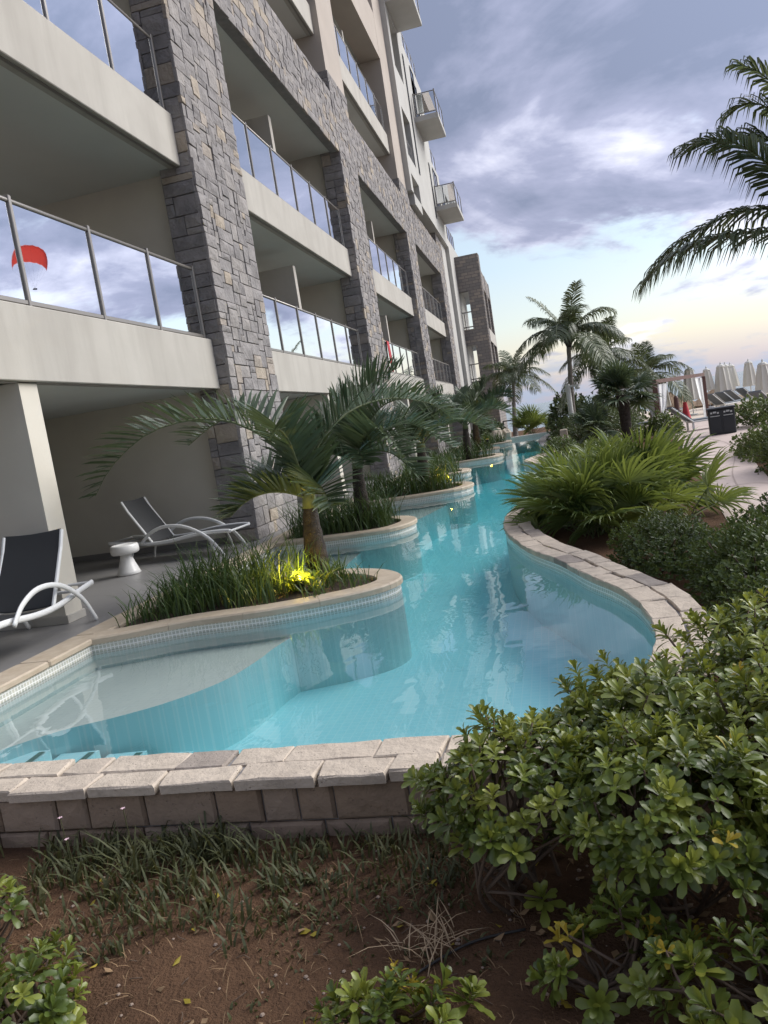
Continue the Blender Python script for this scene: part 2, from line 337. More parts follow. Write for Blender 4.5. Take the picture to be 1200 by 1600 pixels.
# ================================================================== helpers
def new_obj(name, me, parent=None, loc=None, kind=None):
    o = bpy.data.objects.new(name, me); COL.objects.link(o)
    if parent is not None: o.parent = parent
    if loc is not None: o.location = loc
    if kind: o['kind'] = kind
    return o
def mkmesh(name, V, F, mats, mi=None, smooth=False, uv=None):
    me = bpy.data.meshes.new(name); me.from_pydata([tuple(v) for v in V], [], F)
    for m in (mats if isinstance(mats, (list, tuple)) else [mats]): me.materials.append(MATS[m] if isinstance(m, str) else m)
    if mi is not None: me.polygons.foreach_set('material_index', mi)
    if smooth: me.polygons.foreach_set('use_smooth', [True]*len(me.polygons))
    if uv is not None:
        ul = me.uv_layers.new(name='UVMap'); li = 0
        fl = np.array([uv[l.vertex_index] for l in me.loops], dtype=np.float32).ravel(); ul.data.foreach_set('uv', fl)
    me.update(); return me
class MB:
    def __init__(s): s.V = []; s.F = []; s.M = []; s.UV = []
    def add(s, V, F, m=0, uv=None):
        b = len(s.V); s.V += [tuple(v) for v in V]; s.F += [tuple(i+b for i in f) for f in F]; s.M += [m]*len(F)
        s.UV += list(uv) if uv is not None else [(0, 0)]*len(V)
    def box(s, x0, x1, y0, y1, z0, z1, m=0, rot=None):
        V = [(x0, y0, z0), (x1, y0, z0), (x1, y1, z0), (x0, y1, z0), (x0, y0, z1), (x1, y0, z1), (x1, y1, z1), (x0, y1, z1)]
        s.add(V, [(0, 3, 2, 1), (4, 5, 6, 7), (0, 1, 5, 4), (1, 2, 6, 5), (2, 3, 7, 6), (3, 0, 4, 7)], m)
    def bbox(s, x0, x1, y0, y1, z0, z1, c=0.008, m=0):       # box with chamfered edges
        P = []
        for z, i in ((z0, c), (z0+c, 0), (z1-c, 0), (z1, c)):
            for (x, y) in rrect(x0+i, x1-i, y0+i, y1-i, max(c, 1e-4)): P.append((x, y, z))
        n = 8; F = [tuple(range(n-1, -1, -1)), tuple(range(3*n, 4*n))]
        for k in range(3):
            for i in range(n): j = (i+1) % n; F.append((k*n+i, k*n+j, (k+1)*n+j, (k+1)*n+i))
        s.add(P, F, m)
    def tube(s, pts, rad, seg=6, m=0, cap=True, squash=None):
        pts = [Vector(p) for p in pts]; n = len(pts)
        rads = rad if isinstance(rad, (list, tuple)) else [rad]*n
        V = []; F = []; prev = None
        for i, p in enumerate(pts):
            t = (pts[min(i+1, n-1)] - pts[max(i-1, 0)]).normalized()
            if prev is None:
                ref = Vector((0, 0, 1)) if abs(t.z) < 0.9 else Vector((1, 0, 0))
                a = t.cross(ref).normalized()
            else:
                a = (prev - t*prev.dot(t)).normalized()
            prev = a; b = t.cross(a)
            for k in range(seg):
                th = 2*math.pi*(k+0.5)/seg; V.append(p + a*math.cos(th)*rads[i] + b*math.sin(th)*rads[i]*(squash or 1))
        for i in range(n-1):
            for k in range(seg):
                j = (k+1) % seg; F.append((i*seg+k, i*seg+j, (i+1)*seg+j, (i+1)*seg+k))
        if cap: F.append(tuple(range(seg-1, -1, -1))); F.append(tuple((n-1)*seg+k for k in range(seg)))
        s.add(V, F, m)
    def lathe(s, prof, seg=20, c=(0, 0, 0), m=0):
        V = []; F = []
        for (r, z) in prof:
            for k in range(seg): th = 2*math.pi*k/seg; V.append((c[0]+r*math.cos(th), c[1]+r*math.sin(th), c[2]+z))
        for i in range(len(prof)-1):
            for k in range(seg): j = (k+1) % seg; F.append((i*seg+k, i*seg+j, (i+1)*seg+j, (i+1)*seg+k))
        F.append(tuple(range(seg-1, -1, -1))); F.append(tuple((len(prof)-1)*seg+k for k in range(seg)))
        s.add(V, F, m)
    def build(s, name, mats, parent=None, smooth=False, kind=None, loc=None, uv=False):
        me = mkmesh(name, s.V, s.F, mats, s.M if isinstance(mats, (list, tuple)) else None, smooth, s.UV if uv else None)
        return new_obj(name, me, parent, loc, kind)
def rrect(x0, x1, y0, y1, c):
    return [(x0+c, y0), (x1-c, y0), (x1, y0+c), (x1, y1-c), (x1-c, y1), (x0+c, y1), (x0, y1-c), (x0, y0+c)]
def thing(name, label, cat, loc=(0, 0, 0), rz=0, group=None):
    o = bpy.data.objects.new(name, None); COL.objects.link(o); o.location = loc; o.rotation_euler = (0, 0, rz); o.empty_display_size = 0.2
    tag(o, label, cat, group); return o
def tag(o, label, cat, group=None):
    o['label'] = label; o['category'] = cat
    if group: o['group'] = group
    return o
def bx(name, m, parent, x0, x1, y0, y1, z0, z1, kind=None):
    b = MB(); b.box(x0, x1, y0, y1, z0, z1); return b.build(name, m, parent, kind=kind)
def catmull(P, n=6, closed=False):
    P = [np.array(p, float) for p in P]; out = []; N = len(P)
    rng = range(N) if closed else range(N-1)
    for i in rng:
        if closed: p0, p1, p2, p3 = P[i-1], P[i], P[(i+1) % N], P[(i+2) % N]
        else: p0, p1, p2, p3 = P[max(i-1, 0)], P[i], P[i+1], P[min(i+2, N-1)]
        for k in range(n):
            t = k/n; out.append(0.5*((2*p1)+(-p0+p2)*t+(2*p0-5*p1+4*p2-p3)*t*t+(-p0+3*p1-3*p2+p3)*t**3))
    if not closed: out.append(P[-1])
    return out
def resample(P, step):
    P = np.array(P); d = np.r_[0, np.cumsum(np.linalg.norm(np.diff(P, axis=0), axis=1))]
    n = max(2, int(round(d[-1]/step))+1); s = np.linspace(0, d[-1], n)
    return np.stack([np.interp(s, d, P[:, k]) for k in range(P.shape[1])], 1)
def normals2(P):
    P = np.array(P); t = np.gradient(P, axis=0); t /= np.linalg.norm(t, axis=1)[:, None] + 1e-9
    return np.stack([-t[:, 1], t[:, 0]], 1)
def poly_face_mesh(name, outer, holes, z, m):
    loops = [[Vector((p[0], p[1], 0)) for p in outer]] + [[Vector((p[0], p[1], 0)) for p in h] for h in holes]
    tris = geometry.tessellate_polygon(loops); V = [(p.x, p.y, z) for L in loops for p in L]
    F = []
    for t in tris:
        a, b, c = [Vector(V[i]) for i in t]
        F.append(tuple(t) if (b-a).cross(c-a).z > 0 else tuple(reversed(t)))
    return mkmesh(name, V, F, m)

# ================================================================== setting: ground, pool, sea
# inner edge of the pool's stone coping, near edge then the winding right bank, far end
NEAR_Y = 3.36
right_in = catmull([(-0.45, 3.36), (-0.02, 3.52), (0.24, 3.87), (0.41, 4.33), (0.476, 4.85), (0.46, 5.25), (0.42, 5.57), (0.31, 5.99), (0.13, 6.46), (-0.06, 7.12),
                    (-0.39, 8.0), (-0.65, 9.14), (-0.745, 10.18), (-0.66, 11.3), (-0.2, 13.2), (0.15, 15.5), (-0.05, 17.8), (-0.62, 20.0), (-0.78, 21.0), (-0.55, 22.2), (-0.22, 23.6),
                    (-0.18, 24.8), (-0.45, 28.5), (-0.54, 32.0), (-0.42, 34.7), (-0.1, 37.4)], 5)
right_in = [tuple(p) for p in right_in]
LEFT_X = -4.22; END_Y = 38.0
bank = [(LEFT_X-1.2, NEAR_Y), (-3.0, NEAR_Y), (-1.5, NEAR_Y)] + right_in
pool_poly = [(LEFT_X, NEAR_Y)] + right_in + [(-0.1, END_Y), (LEFT_X, END_Y)]
FLOOR_Z, WATER_Z = -0.80, -0.122

# land sheet with the pool and hotel cut out
nb = normals2(bank); cop_mid = [(p[0]-n[0]*0.16, p[1]-n[1]*0.16) for p, n in zip(np.array(bank), nb)]
hole = [(-5.4, NEAR_Y-0.16)] + [tuple(p) for p in cop_mid[1:]] + [(-0.05, 38.4), (-5.4, 38.4)]
me = poly_face_mesh('ground', [(-60, -40), (140, -40), (140, 57), (-60, 57)], [hole], -0.30, 'soil')
gr = new_obj('ground', me, kind='structure')
b = MB(); b.box(-60, 140, 57.0, 57.3, -4, -0.302); b.build('beach_bank', 'sand', kind='structure')
b = MB(); b.add([(-20000, 57.2, -2.6), (20000, 57.2, -2.6), (20000, 40000, -2.6), (-20000, 40000, -2.6)], [(0, 1, 2, 3)]); b.build('sea', 'sea', kind='structure')
# terrace path and beach deck
pl = catmull([(1.35, 6.8), (1.75, 8.6), (2.0, 10.5), (2.45, 14.1), (2.87, 17.8), (3.5, 23.5), (3.6, 27), (2.6, 33), (2.2, 40), (2.5, 57)], 4)
pr = catmull([(2.55, 6.8), (2.72, 8.6), (2.95, 11.2), (3.3, 13.4), (3.75, 16.06), (4.6, 19.6), (5.6, 23.4), (9, 26), (22, 28), (60, 30), (60, 57)], 4)
poly = [tuple(p) for p in pl][::1] + [tuple(p) for p in pr][::-1]
path = new_obj('garden_path', poly_face_mesh('garden_path', poly, [], -0.294, 'path_stone'), kind='structure')
b = MB()                                       # saw-cut curved joints in the paving
for L in ([(2.35, 10.2), (2.9, 14), (3.7, 17.5), (4.3, 21), (4.3, 24.2)], [(2.3, 12.6), (2.9, 12.9), (3.15, 12.5)], [(2.75, 17), (3.2, 17.4), (3.9, 17.0)], [(3.3, 22), (4.2, 22.3), (5.2, 21.9)], [(2.1, 10.0), (2.5, 10.2), (2.8, 10.0)]):
    P = np.array(catmull(L, 6)); n_ = normals2(P)
    V = [(p[0]+s*n[0]*0.012, p[1]+s*n[1]*0.012, -0.290) for p, n in zip(P, n_) for s in (-1, 1)]
    b.add(V, [(2*i, 2*i+1, 2*i+3, 2*i+2) for i in range(len(P)-1)])
b.build('paving_joint', 'path_joint', path)
new_obj('beach_sand', poly_face_mesh('beach_sand', [(2.6, 40), (7, 33), (20, 30), (60, 30), (60, 57), (2.6, 57)], [], -0.288, 'sand'), kind='structure')

# basin shell: floor and walls
basin = MB(); n = len(pool_poly)
me = poly_face_mesh('pool_basin', pool_poly, [], FLOOR_Z, 'pool_tile'); pb = new_obj('pool_basin', me, kind='structure')
acc = 0; V = []; UV = []
for i in range(n):
    p, q = pool_poly[i], pool_poly[(i+1) % n]; L = math.dist(p, q)
    b_ = len(V); V += [(p[0], p[1], FLOOR_Z), (q[0], q[1], FLOOR_Z), (q[0], q[1], -0.150), (p[0], p[1], -0.150)]
    basin.add(V[b_:], [(3, 2, 1, 0)], 0, [(acc, FLOOR_Z), (acc+L, FLOOR_Z), (acc+L, -0.150), (acc, -0.150)])
    basin.add([(p[0], p[1], -0.150), (q[0], q[1], -0.150), (q[0], q[1], -0.02), (p[0], p[1], -0.02)], [(3, 2, 1, 0)], 1, [(acc, -0.150), (acc+L, -0.150), (acc+L, -0.02), (acc, -0.02)])
    acc += L
basin.build('basin_wall', ['wall_tile', 'mosaic_band'], pb, uv=True)
# water body
wp = [(LEFT_X-0.03, NEAR_Y-0.03)] + [(p[0]+0.03, p[1]-0.01) for p in right_in] + [(-0.07, END_Y+0.03), (LEFT_X-0.03, END_Y+0.03)]
top = poly_face_mesh('t', wp, [], 0, 'water'); nv = len(wp)
F = [tuple(p.vertices) for p in top.polygons]; Vw = [(p[0], p[1], WATER_Z) for p in wp] + [(p[0], p[1], FLOOR_Z-0.05) for p in wp]
Fw = list(F) + [tuple(i+nv for i in reversed(f)) for f in F] + [(i, i+nv, (i+1) % nv + nv, (i+1) % nv) for i in range(nv)]
bpy.data.meshes.remove(top)
new_obj('pool_water', mkmesh('pool_water', Vw, Fw, 'water'), kind='structure')

# hotel terrace deck with its travertine edge
b = MB(); b.box(-9.5, -4.50, -4, 45, -0.4, 0.0); deck = b.build('terrace_deck', 'deck_tile', kind='structure')
y = 2.2; k = 0
while y < 37.5:
    b = MB(); b.bbox(-4.50, LEFT_X+0.025, y+0.002, y+0.78, -0.05, 0.008, 0.012); b.build('coping_slab', 'travertine', deck); y += 0.785
b = MB(); b.box(-4.50, LEFT_X-0.004, -4, 38.2, -1.3, -0.052); b.build('edge_beam', 'travertine', deck)
b = MB(); b.bbox(-4.4, 0.3, END_Y+0.01, END_Y+0.28, -0.6, 0.03, 0.01); ew = b.build('pool_end_wall', 'shelf_tile', kind='structure')

# raised planters: peninsulas of coping with a soil bed
PLANTERS = []
def planter(pts, label, detail):
    P = resample(catmull(pts, 8), 0.10 if detail else 0.2); nrm = normals2(P)
    if nrm[len(P)//2][0] > 0: nrm = -nrm                         # inward = towards -x at the tip
    mid = P.mean(0)
    inn = P + nrm*0.23; inn[:, 0] = np.maximum(inn[:, 0], LEFT_X-0.2)
    t = thing('planter', label, 'planter', (0, 0, 0), 0, 'raised planters along the hotel side of the pool')
    w = MB(); acc = 0
    for i in range(len(P)-1):
        p, q = P[i], P[i+1]; L = math.dist(p, q)
        for (z0, z1, m) in ((FLOOR_Z, -0.150, 0), (-0.150, -0.05, 1)):
            w.add([(p[0], p[1], z0), (q[0], q[1], z0), (q[0], q[1], z1), (p[0], p[1], z1)], [(0, 1, 2, 3)], m, [(acc, z0), (acc+L, z0), (acc+L, z1), (acc, z1)])
        acc += L
    w.build('tiled_wall', ['wall_tile', 'mosaic_band'], t, uv=True)
    step = 7 if detail else 6; outp = P - nrm*0.025
    for s in range(0, len(P)-1, step):
        e = min(s+step, len(P)-1); c = MB(); V = []
        for z, o_, i_ in ((-0.05, outp, inn), (-0.004, outp, inn), (0.012, outp+nrm*0.014, inn-nrm*0.01)):
            a = [o_[k] for k in range(s, e+1)]; a2 = [i_[k] for k in range(s, e+1)]
            a[-1] = a[-2] + (a[-1]-a[-2])*0.97; a2[-1] = a2[-2] + (a2[-1]-a2[-2])*0.97
            V += [(q[0], q[1], z) for q in a] + [(q[0], q[1], z) for q in a2[::-1]]
        m_ = 2*(e-s+1); F = [tuple(range(2*m_, 3*m_)), tuple(range(m_-1, -1, -1))]
        for k in range(2):
            for i in range(m_): j = (i+1) % m_; F.append((k*m_+i, k*m_+j, (k+1)*m_+j, (k+1)*m_+i))
        me_ = mkmesh('coping_slab', V, F, 'travertine')
        import bmesh
        bm = bmesh.new(); bm.from_mesh(me_); bmesh.ops.recalc_face_normals(bm, faces=bm.faces); bm.to_mesh(me_); bm.free()
        new_obj('coping_slab', me_, t)
    bed = [(q[0], q[1]) for q in (P + nrm*0.20)]
    new_obj('soil_bed', poly_face_mesh('soil_bed', bed + [(LEFT_X-0.02, bed[-1][1]), (LEFT_X-0.02, bed[0][1])], [], -0.03, 'planter_soil'), t)
    PLANTERS.append(np.array([(q[0], q[1]) for q in (P + nrm*0.26)]))
    return t
planter([(-4.23, 5.95), (-3.9, 6.07), (-3.4, 6.27), (-2.66, 6.37), (-2.05, 6.60), (-1.72, 6.83), (-1.60, 7.12), (-1.70, 7.42), (-1.96, 7.70), (-2.4, 7.92), (-3.1, 8.1), (-4.23, 8.3)], 'nearest raised planter, its travertine rim beside the pale pool shelf', 1)
planter([(-4.23, 10.75), (-3.43, 10.66), (-2.7, 10.68), (-2.35, 10.88), (-2.18, 11.35), (-2.28, 11.8), (-2.63, 12.15), (-3.3, 12.4), (-4.23, 12.6)], 'second raised planter from the camera with travertine rim', 1)
planter([(-4.23, 15.2), (-3.32, 15.22), (-2.6, 15.3), (-2.0, 15.5), (-1.74, 16.1), (-1.9, 16.75), (-2.4, 17.15), (-4.23, 17.6)], 'third raised planter from the camera, reaching far into the water', 0)
planter([(-4.23, 19.9), (-2.9, 19.95), (-2.35, 20.1), (-2.22, 20.6), (-2.5, 21.3), (-3.2, 21.7), (-4.23, 21.9)], 'fourth raised planter from the camera, short and rounded', 0)
planter([(-4.23, 24.6), (-2.9, 24.6), (-2.0, 24.75), (-1.64, 25.4), (-1.85, 26.3), (-2.6, 26.8), (-4.23, 27.1)], 'fifth raised planter from the camera', 0)
planter([(-4.23, 29.6), (-2.9, 29.6), (-2.2, 29.9), (-2.05, 30.6), (-2.4, 31.4), (-4.23, 31.9)], 'sixth raised planter from the camera, near the far end', 0)
planter([(-4.23, 34.2), (-2.4, 34.2), (-1.85, 34.6), (-1.8, 35.3), (-2.1, 35.9), (-4.23, 36.4)], 'farthest raised planter by the end wall of the pool', 0)

# shallow ledges under water
def ledge(pts, z):
    P = [tuple(p) for p in catmull(pts, 6)] ; P = [(LEFT_X+0.002, P[0][1])] + P + [(LEFT_X+0.002, P[-1][1])]
    b = MB(); nn = len(P); me_ = poly_face_mesh('x', P, [], z, 'shelf_tile')
    V = [(p[0], p[1], z) for p in P] + [(p[0], p[1], FLOOR_Z) for p in P]
    F = [tuple(p.vertices) for p in me_.polygons] + [(i, i+nn, (i+1) % nn+nn, (i+1) % nn) for i in range(nn)]
    bpy.data.meshes.remove(me_)
    b.add(V, F, 0)
    for i in range(len(b.F)): b.M[i] = 0 if i < len(F)-nn else 1
    return b.build('pool_ledge', ['shelf_tile', 'pool_tile'], pb)
LZ = -0.285
ledge([(-4.19, 3.7), (-3.95, 4.15), (-3.62, 4.52), (-3.25, 4.74), (-2.95, 4.98), (-2.70, 5.35), (-2.60, 5.8), (-2.56, 6.2), (-2.40, 6.9)], LZ)
ledge([(-2.75, 7.6), (-2.6, 8.2), (-2.85, 9.2), (-2.9, 10.2), (-2.9, 11.0)], LZ)
ledge([(-2.9, 12.2), (-2.6, 13.4), (-2.4, 14.4), (-2.2, 15.5)], LZ)
ledge([(-2.3, 17.0), (-2.5, 18.4), (-2.8, 19.4), (-2.9, 20.2)], LZ)
ledge([(-2.9, 21.4), (-2.9, 22.5), (-2.8, 24.0), (-2.6, 24.8)], LZ)
# entry steps along the near wall, each with a dark tile strip at its nose
for k in range(4):
    x0 = -3.90 + 0.28*k; z = -0.37 - 0.08*k; y1 = 4.42 + 0.13*k; xa = LEFT_X+0.003 if k == 0 else x0
    b = MB(); b.add([(xa, 3.362, z), (x0+0.34, 3.362, z), (x0+0.29, y1, z), (xa, y1-0.02, z), (xa, 3.362, FLOOR_Z), (x0+0.34, 3.362, FLOOR_Z), (x0+0.29, y1, FLOOR_Z), (xa, y1-0.02, FLOOR_Z)],
        [(0, 1, 2, 3), (1, 0, 4, 5), (2, 1, 5, 6), (3, 2, 6, 7)]); st = b.build('pool_step', 'pool_tile', pb)
    b = MB(); b.add([(x0+0.275, 3.37, z+0.004), (x0+0.325, 3.37, z+0.004), (x0+0.275, y1-0.03, z+0.004), (x0+0.225, y1-0.03, z+0.004)], [(0, 1, 2, 3)]); b.build('tile_strip', 'step_tile', st)

# near and right bank: rough coral-stone coping on a low stone wall
pw_me = MB()
P = resample(np.array(bank), 0.12); nrm = -normals2(P)
V = []
core_i = P + nrm*0.03; core_o = P + nrm*0.27
for (A, B_) in ((core_i, core_o),):
    m_ = len(A)
    V = [(p[0], p[1], -0.02) for p in A] + [(p[0], p[1], -0.02) for p in B_] + [(p[0], p[1], -0.5) for p in B_]
    F = [(i, i+1, m_+i+1, m_+i) for i in range(m_-1)] + [(m_+i, m_+i+1, 2*m_+i+1, 2*m_+i) for i in range(m_-1)]
    pw_me.add(V, F)
pool_wall = pw_me.build('pool_bank_wall', 'mortar', kind='structure')
def quad_stone(name, q, z0, z1, c, m, parent, jit=0.005):
    q = [np.array(p, float) for p in q]; ce = sum(q)/4; ring = []
    for i in range(4):
        a, b_ = q[i], q[(i+1) % 4]; L = np.linalg.norm(b_-a); k = 3 if L > 0.24 else 2
        for t_ in range(k): ring.append(a + (b_-a)*(t_/k) + np.array((random.uniform(-jit, jit), random.uniform(-jit, jit))))
    n_ = len(ring)
    def ins(d): return [p + (ce-p)/np.linalg.norm(ce-p)*d*random.uniform(0.5, 1.5) for p in ring]
    a = ins(c*0.3); t = ins(c); hz = [random.uniform(-0.003, 0.004) for _ in ring]; sl_ = (random.uniform(-.01, .01), random.uniform(-.01, .01))
    f = lambda p: (p[0]-ce[0])*sl_[0] + (p[1]-ce[1])*sl_[1]
    V = [(p[0], p[1], z0) for p in a] + [(p[0], p[1], z1-c*random.uniform(0.5, 1.3)+f(p)) for p in ring] + [(p[0], p[1], z1+h+f(p)) for p, h in zip(t, hz)] + [(ce[0], ce[1], z1+0.003)]
    F = []
    for k in (0, n_):
        for i in range(n_): j = (i+1) % n_; F.append((k+i, k+j, k+n_+j, k+n_+i))
    F += [(2*n_+i, 2*n_+(i+1) % n_, 3*n_) for i in range(n_)]
    return new_obj(name, mkmesh(name, V, F, m), parent)
P = resample(np.array(bank), 0.02); nrm = -normals2(P)
cum = np.r_[0, np.cumsum(np.linalg.norm(np.diff(P, axis=0), axis=1))]
def at(s, off):
    i = min(max(int(np.searchsorted(cum, s)), 0), len(P)-1); return P[i] + nrm[i]*off
lim = 27.0
for row in (0, 1):
    s = 0.0 if row == 0 else 0.13
    while s < lim:
        L = random.uniform(0.20, 0.44); w = 0.165 + random.uniform(-0.015, 0.015)
        if s > 9 and row == 1 and s < 16: L *= 1.6
        if row == 0: o0, o1 = -0.015, w-0.005
        else: o0, o1 = w+0.004, 0.325 + random.uniform(-0.012, 0.012)
        g = 0.003; e = s+L
        q = [at(s+g, o0), at(e-g, o0), at(e-g+random.uniform(-.015, .015), o1), at(s+g+random.uniform(-.015, .015), o1)]
        mname = 'coral_stone_dark' if random.random() < 0.07 else 'coral_stone'
        quad_stone('coping_stone', q[::-1], -0.05, random.uniform(-0.004, 0.006), 0.009, mname, pool_wall)
        s = e
# facing blocks of the near wall, seen above the soil
def face_stone(parent, x0, x1, z0, z1, yf, m, c=0.012):
    j = lambda: random.uniform(-0.005, 0.005)
    o = [(x0, z0), (x1, z0), (x1, z1), (x0, z1)]; i_ = [(x0+c, z0+c), (x1-c, z0+c), (x1-c, z1-c), (x0+c, z1-c)]
    V = [(x, yf+0.06, z) for x, z in o] + [(x, yf+0.01+j(), z) for x, z in o] + [(x, yf-0.004+j(), z) for x, z in i_] + [((x0+x1)/2, yf-0.012+j(), (z0+z1)/2)]
    F = []
    for k in (0, 4):
        for a in range(4): b2 = (a+1) % 4; F.append((k+a, k+b2, k+4+b2, k+4+a))
    F += [(8+a, 8+(a+1) % 4, 12) for a in range(4)]
    return new_obj('wall_stone', mkmesh('wall_stone', V, F, m), parent)
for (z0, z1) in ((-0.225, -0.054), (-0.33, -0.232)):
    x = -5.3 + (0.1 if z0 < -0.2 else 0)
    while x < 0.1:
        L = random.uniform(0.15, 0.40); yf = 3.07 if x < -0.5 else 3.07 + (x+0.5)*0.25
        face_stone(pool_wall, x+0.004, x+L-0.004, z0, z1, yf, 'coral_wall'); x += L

# ================================================================== the hotel
hotel = thing('hotel_building', 'tall grey and beige resort hotel with stone columns and glass balconies', 'building', (-9, 20, 0))
HP = hotel.matrix_world.copy(); HOFF = Vector((-9, 20, 0))
def hpart(b, name, m, parent=hotel, kind=None, smooth=False):
    o = b.build(name, m, parent, kind=kind, smooth=smooth)
    if parent is hotel: o.location = -HOFF
    return o
def hbx(name, m, x0, x1, y0, y1, z0, z1, parent=None):
    b = MB(); b.box(x0, x1, y0, y1, z0, z1); return hpart(b, name, m, parent or hotel)
CX, SX = -4.72, -4.92           # column face, slab face
COLY = [11.4 + 10.6*k for k in range(4)]; CW = 2.15
COLY_ALL = [0.8] + COLY

def ashlar(W, H, cell=(0.125, 0.10)):
    nx, ny = max(2, int(round(W/cell[0]))), max(2, int(round(H/cell[1]))); used = np.zeros((nx, ny), bool); out = []
    cx, cz = W/nx, H/ny
    for j in range(ny):
        for i in range(nx):
            if used[i, j]: continue
            w, h = random.choice([(2, 1), (3, 1), (3, 2), (2, 2), (4, 2), (3, 2), (2, 2), (3, 2), (3, 3), (2, 3), (2, 2), (1, 1), (1, 2)])
            while i+w > nx or used[i:i+w, j].any(): w -= 1
            h = min(h, ny-j)
            while h > 1 and used[i:i+w, j:j+h].any(): h -= 1
            if i+w == nx-1 and not used[nx-1, j:j+h].any(): w += 1
            used[i:i+w, j:j+h] = True; out.append((i*cx, (i+w)*cx, j*cz, (j+h)*cz))
    return out
def unit_stone(seed):
    r = random.Random(seed); j = lambda a: r.uniform(-a, a)
    o = [(0, 0), (1, 0), (1, 1), (0, 1)]; c = 0.02
    V = [(0, y, z) for y, z in o] + [(0.62+j(.12), y+j(.006), z+j(.01)) for y, z in o]
    V += [(1.0+j(.16), y+(c if y == 0 else -c), z+(c*1.4 if z == 0 else -c*1.4)) for y, z in o] + [(1.1+j(.25), 0.5+j(.2), 0.5+j(.2))]
    F = []
    for k in (0, 4):
        for a in range(4): b2 = (a+1) % 4; F.append((k+a, k+b2, k+4+b2, k+4+a))
    F += [(8+a, 8+(a+1) % 4, 12) for a in range(4)]
    return V, F
UNITS = [unit_stone(s) for s in range(7)]
UMESH = {}
def pick_mat():
    r = random.random(); return 0 if r < 0.33 else 1 if r < 0.67 else 2 if r < 0.86 else 3 if r < 0.93 else 4
def stone_tf(face, base, u0, u1, z0, z1, d):
    # face 'x': stones on a wall looking +x; 'y': on a wall looking -y (u runs along -x)
    g = 0.0025
    if face == 'x': return Matrix(((d, 0, 0, base[0]), (0, u1-u0-2*g, 0, base[1]+u0+g), (0, 0, z1-z0-2*g, base[2]+z0+g), (0, 0, 0, 1)))
    return Matrix(((0, u1-u0-2*g, 0, base[0]+u0+g), (-d, 0, 0, base[1]), (0, 0, z1-z0-2*g, base[2]+z0+g), (0, 0, 0, 1)))
STONE_BUDGET = [300]
def veneer(parent, face, base, W, H, sep_below=None, depth=0.055):
    """split-face stones over a W x H wall; those nearest the viewer are objects, the rest one mesh"""
    acc = MB()
    for (u0, u1, z0, z1) in ashlar(W, H):
        d = depth*random.uniform(0.82, 1.15); M = stone_tf(face, base, u0, u1, z0, z1, d); k = random.randrange(7); mi = pick_mat()
        if sep_below is not None and z1+base[2] < sep_below and STONE_BUDGET[0] > 0:
            STONE_BUDGET[0] -= 1
            if (k, mi) not in UMESH: UMESH[(k, mi)] = mkmesh('stone', UNITS[k][0], UNITS[k][1], STONES[mi])
            o = new_obj('stone', UMESH[(k, mi)], parent); o.matrix_local = M
        else:
            V, F = UNITS[k]; acc.add([M @ Vector(v) for v in V], F, mi)
    if acc.V: acc.build('stone_veneer', list(STONES), parent, kind='stuff')
for k, y0 in enumerate(COLY):
    top = 11.45
    b = MB(); b.box(-5.30, CX-0.05, y0+0.05, y0+CW, -0.4, top); c = hpart(b, 'stone_column', 'mortar')
    veneer(c, 'x', (CX-0.055, y0-0.002, 0.0), CW, top, 6.6 if k == 0 else None)
    veneer(c, 'y', (-5.28, y0+0.055, 0.0), 0.53, top, 6.6 if k == 0 else None)
    # stucco pier above
    if k < 3: hbx('upper_pier', 'stucco_beige', -5.6, CX-0.03, y0+0.02, y0+CW-0.02, top+0.002, 22)
for k in range(3):
    y0, y1 = COLY[k]+CW, COLY[k+1]
    b = MB(); b.box(-4.98, CX-0.06, y0+0.002, y1-0.002, 9.262, 10.86); c = hpart(b, 'stone_band', 'mortar')
    veneer(c, 'x', (CX-0.065, y0, 9.25), y1-y0, 1.62)
# bays
def railing(parent, y0, y1, zb, x, first=None, step=1.36, h=1.08):
    n_ = max(2, int(round((y1-y0)/step))); ys = np.linspace(y0+0.05, y1-0.05, n_+1)
    for yy in ys:
        b = MB(); b.bbox(x-0.04, x+0.03, yy-0.024, yy+0.024, zb, zb+h+0.05, 0.006); b.build('post', 'rail_metal', parent)
    b = MB(); b.tube([(x-0.005, y0+0.02, zb+h), (x-0.005, y1-0.02, zb+h)], 0.026, 10); b.build('top_rail', 'rail_metal', parent, smooth=True)
    b = MB(); b.bbox(x-0.02, x+0.02, y0+0.03, y1-0.03, zb+0.03, zb+0.075, 0.004); b.build('bottom_rail', 'rail_metal', parent)
    for a, c in zip(ys[:-1], ys[1:]):
        b = MB(); b.box(x-0.006, x+0.006, a+0.026, c-0.026, zb+0.08, zb+h-0.03); b.build('glass_pane', 'rail_glass', parent)
bays = [(2.95, 11.4)] + [(COLY[k]+CW, COLY[k+1]) for k in range(3)]
ST = 3.38
